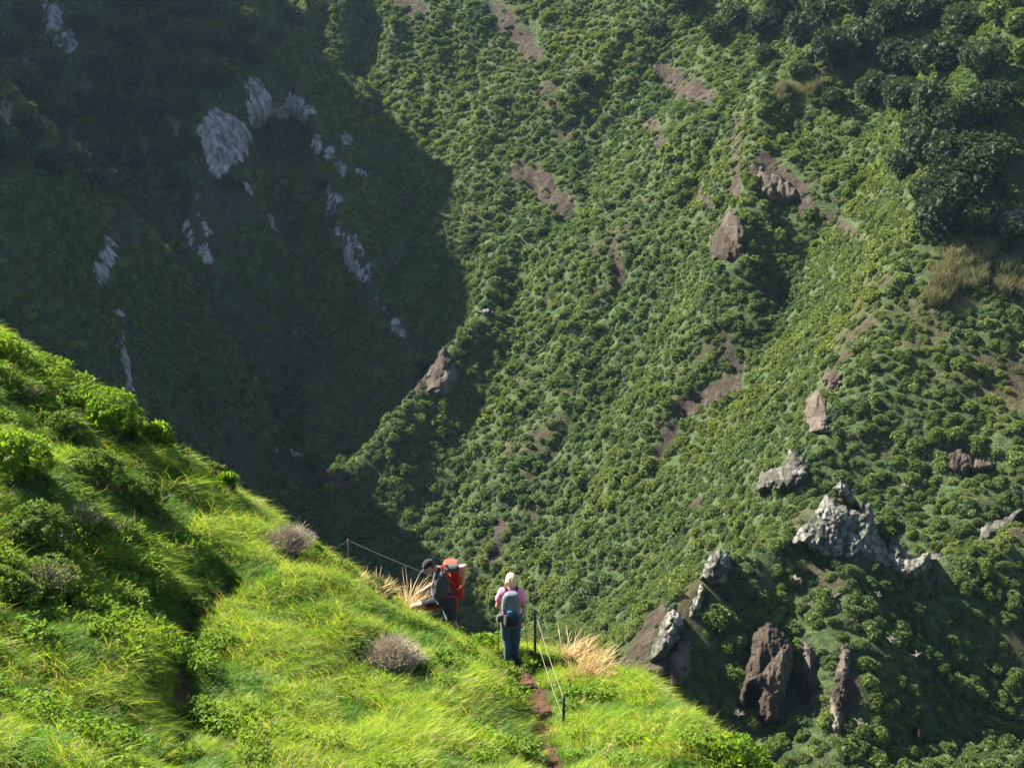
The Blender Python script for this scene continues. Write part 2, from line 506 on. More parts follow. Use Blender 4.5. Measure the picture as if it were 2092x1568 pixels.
# ------------------------------------------------------------------ near hillside: a smooth surface through surveyed points
CREST = [(-400, 370, 26.5), (-150, 570, 26.5), (0, 690, 26.4), (150, 790, 26.2), (280, 895, 25.9), (400, 957, 25.6), (500, 1058, 25.2),
         (640, 1138, 24.8), (760, 1210, 24.4), (850, 1272, 24.3), (960, 1308, 24.8), (1030, 1322, 25.2), (1110, 1335, 24.8),
         (1240, 1370, 23.3), (1330, 1440, 21.6), (1400, 1505, 20.0), (1500, 1605, 18.2), (1600, 1760, 16), (1750, 2000, 13.5)]
INNER = [(1050, 1362, 23.6), (1085, 1405, 22.4), (1105, 1470, 20.9), (1135, 1568, 18.9), (1150, 1700, 16.2), (1160, 1480, 20.6),
         (1200, 1440, 21.6), (1300, 1500, 20), (1300, 1600, 17.8), (900, 1400, 21.6), (840, 1400, 21.5), (900, 1568, 18.2),
         (790, 1345, 22.2), (700, 1265, 22.8), (600, 1210, 22.9), (560, 1330, 20.6), (600, 1420, 19.4), (600, 1568, 17.2),
         (430, 1215, 21.9), (365, 1320, 20.0), (350, 1450, 17.9), (350, 1568, 16.2), (350, 1750, 13.6), (200, 1300, 18.1),
         (200, 1568, 14.9), (0, 1568, 14.3), (0, 1300, 17.5), (0, 1100, 19.8), (0, 900, 22.6), (200, 1000, 22.7),
         (400, 1110, 23.3), (200, 1150, 20.6), (300, 1010, 24.2), (-300, 1568, 12.9), (-300, 1000, 18.8), (1046, 1900, 13.4),
         (0, 1900, 11.2), (1500, 1900, 13.6), (480, 1230, 22.2), (740, 1430, 20.6), (740, 1300, 22.3)]
ctrl = [at(*q) for q in CREST + INNER]
ctrl += [np.array(q, float) for q in [(0, 0, -2.0), (0, 4, -4.2), (0, 8, -6.0), (-5, 8, -5.4), (-5, 0, -1.2), (6, 8, -7.6), (6, 0, -4),
                                      (-12, 0, 0), (-14, 10, -2.8), (12, 0, -9), (13, 8, -13)]]
for i, q in enumerate(CREST):
    p = at(*q)
    a, b = at(*CREST[max(0, i - 1)]), at(*CREST[min(len(CREST) - 1, i + 1)])
    t = b - a
    o = np.array([-t[1], t[0]]); o = o / np.linalg.norm(o)
    if o[1] < 0 and o[0] < 0: o = -o
    if o[1] < -0.2: o = -o
    if i in (2, 5, 8, 9, 10, 12, 13, 14, 15, 16, 18) or i == 0:
        dr = 0.42 if 8 <= i <= 11 else 0.9
        ctrl.append(np.array([p[0] + o[0] * 1.3, p[1] + o[1] * 1.3, p[2] - dr]))
        ctrl.append(np.array([p[0] + o[0] * 4, p[1] + o[1] * 4, p[2] - 3.4]))
        ctrl.append(np.array([p[0] + o[0] * 14, p[1] + o[1] * 14, p[2] - 15]))
ctrl = np.array(ctrl)
def tps_fit(P, lam=0.02):
    n = len(P)
    r2 = ((P[:, None, :2] - P[None, :, :2]) ** 2).sum(-1)
    K = 0.5 * r2 * np.log(r2 + 1e-9) + lam * np.eye(n)
    A = np.zeros((n + 3, n + 3)); A[:n, :n] = K
    A[:n, n] = 1; A[:n, n + 1:] = P[:, :2]; A[n:, :n] = A[:n, n:].T
    return np.linalg.solve(A, np.concatenate([P[:, 2], np.zeros(3)]))
TW = tps_fit(ctrl)
def h_tps(x, y):
    n = len(ctrl)
    r = TW[n] + TW[n + 1] * x + TW[n + 2] * y
    for i in range(n):
        r2 = (x - ctrl[i, 0]) ** 2 + (y - ctrl[i, 1]) ** 2
        r = r + TW[i] * 0.5 * r2 * np.log(r2 + 1e-9)
    return r
nxs = axis([(-22, -11, 0.5), (-11, 9, 0.11), (9, 22, 0.5)])
nys = axis([(-6, 10, 0.5), (10, 30, 0.11), (30, 46, 0.5)])
NX, NY = np.meshgrid(nxs, nys)
NH = h_tps(NX, NY)
# beyond the crest the ground falls away into the gorge
crest_w = np.array([at(-1100, 200, 21)] + [at(*q) for q in CREST] + [at(2300, 2900, 10)])
bd = np.full(NX.shape, 1e9); bz = np.zeros(NX.shape); bs = np.zeros(NX.shape)
for i in range(len(crest_w) - 1):
    a, b = crest_w[i], crest_w[i + 1]
    ex, ey = b[0] - a[0], b[1] - a[1]
    t = np.clip(((NX - a[0]) * ex + (NY - a[1]) * ey) / (ex * ex + ey * ey), 0, 1)
    qx, qy = NX - a[0] - t * ex, NY - a[1] - t * ey
    d = np.hypot(qx, qy)
    k = d < bd
    bd = np.where(k, d, bd); bz = np.where(k, a[2] + (b[2] - a[2]) * t, bz); bs = np.where(k, np.sign(ex * qy - ey * qx), bs)
sd = bd * bs
fall = bz - 0.42 * np.minimum(sd, 0) - 0.80 * np.maximum(sd, 0) - 0.35 * np.maximum(sd - 2.2, 0)
NH = np.where(sd > -2.5, smin(NH, fall, 0.15), NH)
NH = NH + (fall - NH) * sstep(0.5, 2.5, sd)
NH = smin(NH, -5.0 + 0.30 * np.maximum(-9 - NX, 0) + 0 * NY + 2.5 * sstep(14, 4, NY), 1.0)
near0 = Field(nxs, nys, NH.copy())
PATH_PX = [(1046, 1352), (1060, 1372), (1082, 1405), (1098, 1450), (1108, 1500), (1122, 1545), (1145, 1620), (1170, 1720)]
PATH2_PX = [(470, 1200), (420, 1225), (385, 1262), (366, 1310), (372, 1380), (378, 1440), (360, 1500), (345, 1568), (325, 1660), (300, 1760)]
def ground_px(field, pts, z0=10, z1=34):
    return [field.hit(px, py, z0, z1, 0.03) for px, py in pts]
path_w = ground_px(near0, PATH_PX)
path_w = [path_w[0] + np.array([-1.6, 2.1, 0]), path_w[0] + np.array([-0.7, 1.0, 0])] + path_w
path2_w = ground_px(near0, PATH2_PX)
d1 = line_dist(NX, NY, path_w)
d2 = line_dist(NX, NY, path2_w)
NH = NH - 0.16 * np.exp(-(d1 / 0.28) ** 2) - 0.12 * np.exp(-(d2 / 0.2) ** 2)
NH = NH + (0.10 + 0.16 * sstep(-2.0, -5.0, sd)) * fbm(NX / 2.6, NY / 2.6, 0, 101, 3) * sstep(0.2, 1.2, np.minimum(d1, d2)) + 0.05 * fbm(NX / 0.5, NY / 0.5, 0, 103, 2)
# banks and hollows that throw the long shadows across the grass (pixel line of the lip, drop side to the right)
for pts, amp, wd in [([(700, 1225), (760, 1270), (850, 1310), (905, 1390), (930, 1450)], 0.22, 0.6),
                     ([(560, 1215), (700, 1290), (780, 1370), (850, 1500)], 0.15, 0.5),
                     ([(290, 1000), (360, 1090), (430, 1180)], 0.05, 0.5),
                     ([(1300, 1420), (1360, 1470), (1440, 1560)], 0.28, 0.5)]:
    w = ground_px(near0, pts)
    d = line_dist(NX, NY, w)
    NH = NH + amp * np.exp(-(d / wd) ** 2)
near = Field(nxs, nys, NH)
NV, NQ = near.grid()
Mn = Mat('near_soil')
tc = Mn.n('TexCoord').outputs['Object']
k1 = Mn.noise(2.2, 6, 0.65, tc); k2 = Mn.noise(18, 5, 0.7, tc)
cn = Mn.mix(Mn.ramp(k1, [(0.45, 0.0), (0.65, 1.0)]), (0.030, 0.048, 0.012), (0.05, 0.042, 0.02))
cn = Mn.mix(0.6, cn, Mn.ramp(k2, [(0.3, (0.4, 0.4, 0.4)), (0.7, (1.5, 1.5, 1.4))]), 'MULTIPLY')
near_mat = Mn.done(Mn.bsdf(cn, 0.95, 0.1, Mn.bump(k2, 0.8, 0.05)))
hill = link('near_hillside', mesh_np('near_hillside', NV, [NQ], [near_mat], smooth=True))
tag(hill, 'near slope under the bright green grass', kind='structure')

# footpaths: thin draped sheets of trodden earth
Mp = Mat('path_earth')
tc = Mp.n('TexCoord').outputs['Object']
k1 = Mp.noise(4, 6, 0.7, tc); k2 = Mp.noise(30, 5, 0.7, tc)
cp_ = Mp.ramp(k1, [(0.3, (0.030, 0.018, 0.011)), (0.55, (0.085, 0.046, 0.027)), (0.75, (0.14, 0.085, 0.052))])
cp_ = Mp.mix(0.5, cp_, Mp.ramp(k2, [(0.3, (0.5, 0.5, 0.5)), (0.7, (1.4, 1.4, 1.4))]), 'MULTIPLY')
path_mat = Mp.done(Mp.bsdf(cp_, 0.95, 0.1, Mp.bump(Mp.math('ADD', k1, k2), 1.0, 0.05)))
def draped_path(name, pts, width, label):
    pts = np.array(pts)[:, :2]
    seg = np.hypot(*np.diff(pts, axis=0).T); s = np.concatenate([[0], np.cumsum(seg)])
    u = np.arange(0, s[-1], 0.08)
    cx, cy = np.interp(u, s, pts[:, 0]), np.interp(u, s, pts[:, 1])
    for _ in range(6):
        cx[1:-1] = (cx[:-2] + cx[2:] + 2 * cx[1:-1]) / 4; cy[1:-1] = (cy[:-2] + cy[2:] + 2 * cy[1:-1]) / 4
    tx, ty = np.gradient(cx), np.gradient(cy); L = np.hypot(tx, ty); nx, ny = -ty / L, tx / L
    K = 11
    W = width * (1 + 0.3 * fbm(u * 1.3, 0 * u, 0, 7, 2))
    a = np.linspace(-1, 1, K)
    X = cx[:, None] + nx[:, None] * W[:, None] * a; Y = cy[:, None] + ny[:, None] * W[:, None] * a
    Z = near(X, Y) + 0.03 + 0.025 * fbm(X / 0.15, Y / 0.15, 0, 9, 3) - 0.05 * (np.abs(a)[None, :] > 0.95)
    V = np.stack([X, Y, Z], -1).reshape(-1, 3)
    I = np.arange(len(V)).reshape(len(u), K)
    Q = np.stack([I[:-1, :-1], I[:-1, 1:], I[1:, 1:], I[1:, :-1]], -1).reshape(-1, 4)
    o = link(name, mesh_np(name, V, [Q], [path_mat], smooth=True))
    tag(o, label, kind='structure')
    return o
draped_path('path', path_w, 0.24, 'trodden brown earth path by the fence posts')
draped_path('path', path2_w, 0.10, 'narrow dark rut through the grass at lower left')

# ------------------------------------------------------------------ leaves, plants and instancing
def frames(N):
    """two unit vectors perpendicular to each row of N"""
    a = np.where(np.abs(N[:, 2:3]) < 0.9, np.array([[0, 0, 1.0]]), np.array([[1.0, 0, 0]]))
    U = np.cross(N, a); U /= np.linalg.norm(U, axis=1, keepdims=True)
    return U, np.cross(N, U)

def rand_dirs(n, r, up=0.0):
    z = r.uniform(-1, 1, n) * (1 - up) + up
    z = np.clip(z, -1, 1)
    a = r.uniform(0, 2 * np.pi, n)
    s = np.sqrt(1 - z * z)
    return np.stack([s * np.cos(a), s * np.sin(a), z], 1)

def leaves(base, D, L, W, droop, r):
    """pointed leaves: base (n,3), direction D, length L, width W -> V, quads (two quads each: lower and upper half, folded)"""
    n = len(base)
    L = np.broadcast_to(L, (n,))[:, None]; W = np.broadcast_to(W, (n,))[:, None]
    side = np.cross(D, r.normal(0, 0.35, (n, 3)) + np.array([0, 0, 1.0]))
    side /= np.linalg.norm(side, axis=1, keepdims=True) + 1e-9
    mid = base + D * L * 0.5
    tip = base + D * L - np.array([0, 0, 1.0]) * L * droop
    V = np.stack([base, mid + side * W * 0.5, tip, mid - side * W * 0.5], 1).reshape(-1, 3)
    Q = np.arange(n * 4).reshape(n, 4)
    return V, Q

def core_blob(center, rad, r, seed, nu=9, nv=6):
    th = np.linspace(0, 2 * np.pi, nu, endpoint=False); ph = np.linspace(0.05, np.pi - 0.05, nv)
    T, Pp = np.meshgrid(th, ph)
    D = np.stack([np.sin(Pp) * np.cos(T), np.sin(Pp) * np.sin(T), np.cos(Pp)], -1).reshape(-1, 3)
    k = 1 + 0.25 * noise(D[:, 0] * 2, D[:, 1] * 2, D[:, 2] * 2, seed)
    V = center + D * np.array(rad) * k[:, None]
    I = np.arange(nu * nv).reshape(nv, nu)
    Q = np.stack([I[:-1], np.roll(I[:-1], -1, 1), np.roll(I[1:], -1, 1), I[1:]], -1).reshape(-1, 4)
    return V, Q

def puff_mesh(name, lobes, n_ros, per, ros_r, leaf, mats, seed, up=0.25, stems=0, droop=0.05, spread=0.9, core=0.8, wl=0.42):
    """a shrub: rosettes of leaves sitting on the outside of a few lobes, around a leafy core"""
    r = np.random.default_rng(seed)
    Vs, Qs, A, MI, off = [], [], [], [], 0
    def add(V, Q, a, mi):
        nonlocal off
        Vs.append(V); Qs.append(Q + off); A.append(a); MI.append(np.full(len(Q), mi)); off += len(V)
    wts = np.array([l[3] ** 2 for l in lobes]); wts = wts / wts.sum()
    for li, (cx, cy, cz, R, fl) in enumerate(lobes):
        c0 = np.array([cx, cy, cz])
        if core > 0:
            V, Q = core_blob(c0, (R * core, R * core, R * core * fl), r, seed + li)
            add(V, Q, np.full(len(V), 0.35), 0)
        n = max(6, int(n_ros * wts[li]))
        D = rand_dirs(n, r, up)
        k = 1 + 0.22 * noise(D[:, 0] * 2.2 + li, D[:, 1] * 2.2, D[:, 2] * 2.2, seed + 5) + r.uniform(-0.10, 0.08, n)
        C = c0 + D * np.array([R, R, R * fl]) * k[:, None]
        keep = np.ones(n, bool)
        for lj, (ox, oy, oz, oR, ofl) in enumerate(lobes):
            if lj != li:
                q = (C - np.array([ox, oy, oz])) / np.array([oR, oR, oR * ofl])
                keep &= (q ** 2).sum(1) > 0.7
        keep &= C[:, 2] > -0.05
        C, D = C[keep], D[keep]; n = len(C)
        if n == 0: continue
        ax = D + np.array([0, 0, 0.5]); ax /= np.linalg.norm(ax, axis=1, keepdims=True)
        U, W_ = frames(ax)
        a = r.uniform(0, 2 * np.pi, (n, per)); t = np.sqrt(r.uniform(0.02, 1, (n, per))) * spread * 1.35
        LD = ax[:, None] * np.cos(t)[..., None] + (U[:, None] * np.cos(a)[..., None] + W_[:, None] * np.sin(a)[..., None]) * np.sin(t)[..., None]
        rr = ros_r * r.uniform(0.75, 1.25, n)
        base = C[:, None] + LD * (rr[:, None, None] * 0.25)
        L = (leaf * r.uniform(0.7, 1.2, (n, per)) * (rr / ros_r)[:, None]).ravel()
        V, Q = leaves(base.reshape(-1, 3), LD.reshape(-1, 3), L, L * wl, droop, r)
        v = np.repeat(np.clip(0.5 + 0.22 * r.normal(0, 1, n), 0, 1), per)
        v = np.clip(v + r.normal(0, 0.12, len(v)), 0, 1)
        add(V, Q, np.repeat(v, 4), 0)
    me = mesh_np(name, np.concatenate(Vs), [np.concatenate(Qs)], mats, np.concatenate(MI), attrs={'v': np.concatenate(A)})
    return me

def tube_np(pts, radii, sides=5):
    pts = np.asarray(pts, float); n = len(pts)
    T = np.gradient(pts, axis=0); T /= np.linalg.norm(T, axis=1, keepdims=True) + 1e-9
    U, W_ = frames(T)
    a = np.linspace(0, 2 * np.pi, sides, endpoint=False)
    R = np.broadcast_to(radii, (n,))[:, None, None]
    V = (pts[:, None] + R * (U[:, None] * np.cos(a)[:, None] + W_[:, None] * np.sin(a)[:, None])).reshape(-1, 3)
    I = np.arange(n * sides).reshape(n, sides)
    Q = np.stack([I[:-1], np.roll(I[:-1], -1, 1), np.roll(I[1:], -1, 1), I[1:]], -1).reshape(-1, 4)
    return V, Q

class Acc:
    def __init__(s): s.V, s.Q, s.a, s.m, s.n = [], [], [], [], 0
    def add(s, V, Q, a=0.5, m=0):
        s.V.append(V); s.Q.append(Q + s.n); s.a.append(np.full(len(V), a) if np.isscalar(a) else a); s.m.append(np.full(len(Q), m)); s.n += len(V)
    def mesh(s, name, mats, smooth=False):
        return mesh_np(name, np.concatenate(s.V), [np.concatenate(s.Q)], mats, np.concatenate(s.m), smooth, {'v': np.concatenate(s.a)})

def branches(acc, base, top_r, height, n, r, rad, m=0, sub=3, curve=0.3, sides=4, a=0.5, spread=1.0, flat=0.0):
    for i in range(n):
        an = r.uniform(0, 2 * np.pi); q = np.sqrt(r.uniform(0, 1)) * top_r * spread
        top = np.array([math.cos(an) * q, math.sin(an) * q, height * (1 - 0.45 * (q / (top_r + 1e-6)) ** 2 * (1 - flat)) * r.uniform(0.8, 1.05)])
        t = np.linspace(0, 1, 6)[:, None]
        b0 = np.array([r.normal(0, 0.04), r.normal(0, 0.04), -0.05])
        P = b0 + (top - b0) * t; P[:, :2] -= (np.sin(t * np.pi) * curve * np.array([math.cos(an), math.sin(an)]) * q * 0.5)
        P += r.normal(0, 0.02 * height, P.shape) * (t > 0.1) * (t < 0.95)
        V, Q = tube_np(base + P, rad * (1 - 0.75 * t[:, 0]), sides)
        acc.add(V, Q, a, m)
        for j in range(sub):
            s0 = r.uniform(0.35, 0.85); k = s0 * 5; k0 = int(k)
            p0 = P[k0] + (P[k0 + 1] - P[k0]) * (k - k0)
            d = rand_dirs(1, r, 0.45)[0]
            l = height * r.uniform(0.18, 0.4)
            p1 = p0 + d * l * 0.55 + r.normal(0, .02, 3) * height; p2 = p0 + d * l + np.array([0, 0, 0.15 * l])
            V, Q = tube_np(base + np.stack([p0, p1, p2]), np.array([0.5, 0.35, 0.15]) * rad, 3)
            acc.add(V, Q, a, m)

def tilt_euler(N, spin, k=1.0):
    """Euler XYZ angles: spin about the plant's own axis, then lean from upright towards the surface normal N by the factor k"""
    T = N * k + np.array([0, 0, 1.0]) * (1 - k); T = T / np.linalg.norm(T, axis=1, keepdims=True)
    c = T[:, 2]; f = 1.0 / (1 + c)
    x, y = T[:, 0], T[:, 1]
    M = np.zeros((len(N), 3, 3))
    M[:, 0, 0] = 1 - x * x * f; M[:, 0, 1] = -x * y * f; M[:, 0, 2] = x
    M[:, 1, 0] = -x * y * f; M[:, 1, 1] = 1 - y * y * f; M[:, 1, 2] = y
    M[:, 2, 0] = -x; M[:, 2, 1] = -y; M[:, 2, 2] = c
    cs, sn = np.cos(spin), np.sin(spin)
    Z = np.zeros_like(M); Z[:, 0, 0] = cs; Z[:, 0, 1] = -sn; Z[:, 1, 0] = sn; Z[:, 1, 1] = cs; Z[:, 2, 2] = 1
    A = M @ Z
    return np.stack([np.arctan2(A[:, 2, 1], A[:, 2, 2]), np.arcsin(np.clip(-A[:, 2, 0], -1, 1)), np.arctan2(A[:, 1, 0], A[:, 0, 0])], 1)

def proto_coll(name, meshes):
    c = bpy.data.collections.new(name)
    for i, me in enumerate(meshes):
        o = bpy.data.objects.new('%s_%02d' % (name, i), me)
        c.objects.link(o)
    return c

def scatter(name, P, rot, scl, idx, coll, label, cat=None, group=None):
    """one object of ground cover: instances of the prototypes on a cloud of points"""
    me = bpy.data.meshes.new(name)
    me.vertices.add(len(P)); me.vertices.foreach_set('co', np.ascontiguousarray(P, np.float32).ravel())
    a = me.attributes.new('rot', 'FLOAT_VECTOR', 'POINT'); a.data.foreach_set('vector', np.ascontiguousarray(rot, np.float32).ravel())
    a = me.attributes.new('scl', 'FLOAT_VECTOR', 'POINT'); a.data.foreach_set('vector', np.ascontiguousarray(scl, np.float32).ravel())
    a = me.attributes.new('idx', 'INT', 'POINT'); a.data.foreach_set('value', np.ascontiguousarray(idx, np.int32))
    o = link(name, me)
    ng = bpy.data.node_groups.new(name, 'GeometryNodeTree')
    ng.interface.new_socket('Geometry', in_out='INPUT', socket_type='NodeSocketGeometry')
    ng.interface.new_socket('Geometry', in_out='OUTPUT', socket_type='NodeSocketGeometry')
    N = ng.nodes.new
    gi, go, iop, ci = N('NodeGroupInput'), N('NodeGroupOutput'), N('GeometryNodeInstanceOnPoints'), N('GeometryNodeCollectionInfo')
    ci.inputs['Collection'].default_value = coll
    ci.inputs['Separate Children'].default_value = True
    ci.inputs['Reset Children'].default_value = True
    def na(nm, ty):
        q = N('GeometryNodeInputNamedAttribute'); q.data_type = ty; q.inputs[0].default_value = nm
        return q.outputs[0]
    e2r = N('FunctionNodeEulerToRotation')
    L = ng.links.new
    L(na('rot', 'FLOAT_VECTOR'), e2r.inputs[0])
    L(gi.outputs[0], iop.inputs['Points']); L(ci.outputs[0], iop.inputs['Instance'])
    iop.inputs['Pick Instance'].default_value = True
    L(na('idx', 'INT'), iop.inputs['Instance Index'])
    L(e2r.outputs[0], iop.inputs['Rotation']); L(na('scl', 'FLOAT_VECTOR'), iop.inputs['Scale'])
    L(iop.outputs[0], go.inputs[0])
    md = o.modifiers.new('scatter', 'NODES'); md.node_group = ng
    tag(o, label, cat, group, 'stuff')
    return o

# ------------------------------------------------------------------ foliage materials
leaf_lit = leaf_mat('shrub_leaf', [(0.032, 0.056, 0.018), (0.085, 0.122, 0.036), (0.145, 0.190, 0.062), (0.22, 0.26, 0.095)], 0.32, (1.3, 1.35, 0.6), zone=((0.75, 0.88, 0.95), (1.15, 1.10, 0.85)))
leaf_cool = leaf_mat('cool_shrub_leaf', [(0.020, 0.040, 0.018), (0.046, 0.080, 0.032), (0.090, 0.128, 0.052)], 0.28, (1.2, 1.3, 0.6), zone=((0.75, 0.85, 0.9), (1.4, 1.1, 0.85)))
leaf_dark = leaf_mat('tree_leaf', [(0.022, 0.034, 0.022), (0.042, 0.060, 0.034), (0.078, 0.098, 0.056)], 0.2)
leaf_olive = leaf_mat('dry_shrub_leaf', [(0.040, 0.046, 0.018), (0.080, 0.085, 0.035), (0.13, 0.12, 0.06)], 0.2)
twig_grey = leaf_mat('grey_twig', [(0.16, 0.14, 0.12), (0.30, 0.27, 0.24)], 0.0, rough=0.85, spec=0.1)

# ------------------------------------------------------------------ vegetation of the far slopes
def random_lobes(r, n, R=0.62, spread=0.5, fl=0.8):
    L = [(0, 0, 0.25, R, fl)]
    for i in range(n):
        a = r.uniform(0, 6.28); q = spread * r.uniform(0.6, 1.1)
        L.append((q * math.cos(a), q * math.sin(a), r.uniform(0.05, 0.28), R * r.uniform(0.5, 0.8), fl))
    return L
shrub_meshes, cool_meshes, tree_meshes = [], [], []
for i in range(5):
    r = np.random.default_rng(200 + i)
    shrub_meshes.append(puff_mesh('shrub_foliage', random_lobes(r, 5 + i % 3, 0.46, 0.62, 0.95), 150, 10, 0.13, 0.19, [leaf_lit], 300 + i, wl=0.62, core=0.6))
for i in range(5):      # the same shrubs with finer leaves for the nearer spur
    r = np.random.default_rng(200 + i)
    shrub_meshes.append(puff_mesh('shrub_foliage', random_lobes(r, 5 + i % 3, 0.46, 0.62, 0.95), 360, 10, 0.085, 0.115, [leaf_lit], 390 + i, wl=0.62, core=0.6))
for i in range(4):
    r = np.random.default_rng(220 + i)
    cool_meshes.append(puff_mesh('undergrowth', random_lobes(r, 3, 0.5, 0.65, 0.45), 80, 9, 0.13, 0.15, [leaf_cool if i < 2 else (leaf_lit if i == 2 else leaf_olive)], 330 + i, wl=0.6))

# visibility of a world point from the front: coarse depth buffer
def zbuffer(V, cell=8, pad=400):
    px, py, Z = proj(V)
    W_, H_ = (2092 + 2 * pad) // cell, (1568 + 2 * pad) // cell
    ix = ((px + pad) // cell).astype(int); iy = ((py + pad) // cell).astype(int)
    ok = (ix >= 0) & (ix < W_) & (iy >= 0) & (iy < H_)
    B = np.full((H_, W_), 1e9)
    np.minimum.at(B, (iy[ok], ix[ok]), Z[ok])
    return B
def sample_far(n, seed):
    r = np.random.default_rng(seed)
    a, b, c_ = FV[FQ[:, 0]], FV[FQ[:, 1]], FV[FQ[:, 3]]
    area = np.linalg.norm(np.cross(b - a, c_ - a), axis=1)
    cen = (FV[FQ[:, 0]] + FV[FQ[:, 2]]) / 2
    px, py, Z = proj(cen)
    inv = (px > -260) & (px < 2350) & (py > -260) & (py < 1800) & (Z > 60)
    w = area * inv
    k = r.choice(len(FQ), n, p=w / w.sum())
    u, v = r.uniform(0, 1, (2, n, 1))
    q = FQ[k]
    P = FV[q[:, 0]] * (1 - u) * (1 - v) + FV[q[:, 1]] * u * (1 - v) + FV[q[:, 2]] * u * v + FV[q[:, 3]] * (1 - u) * v
    N = np.cross(b[k] - a[k], c_[k] - a[k]); N /= np.linalg.norm(N, axis=1, keepdims=True)
    return P, N, a_rock[q[:, 0]], a_white[q[:, 0]], r
ZB = zbuffer(FV[fZ > 60])
def visible(P, tol=4.0):
    px, py, Z = proj(P)
    ix = np.clip(((px + 400) // 8).astype(int), 0, ZB.shape[1] - 1); iy = np.clip(((py + 400) // 8).astype(int), 0, ZB.shape[0] - 1)
    return Z < ZB[iy, ix] + tol

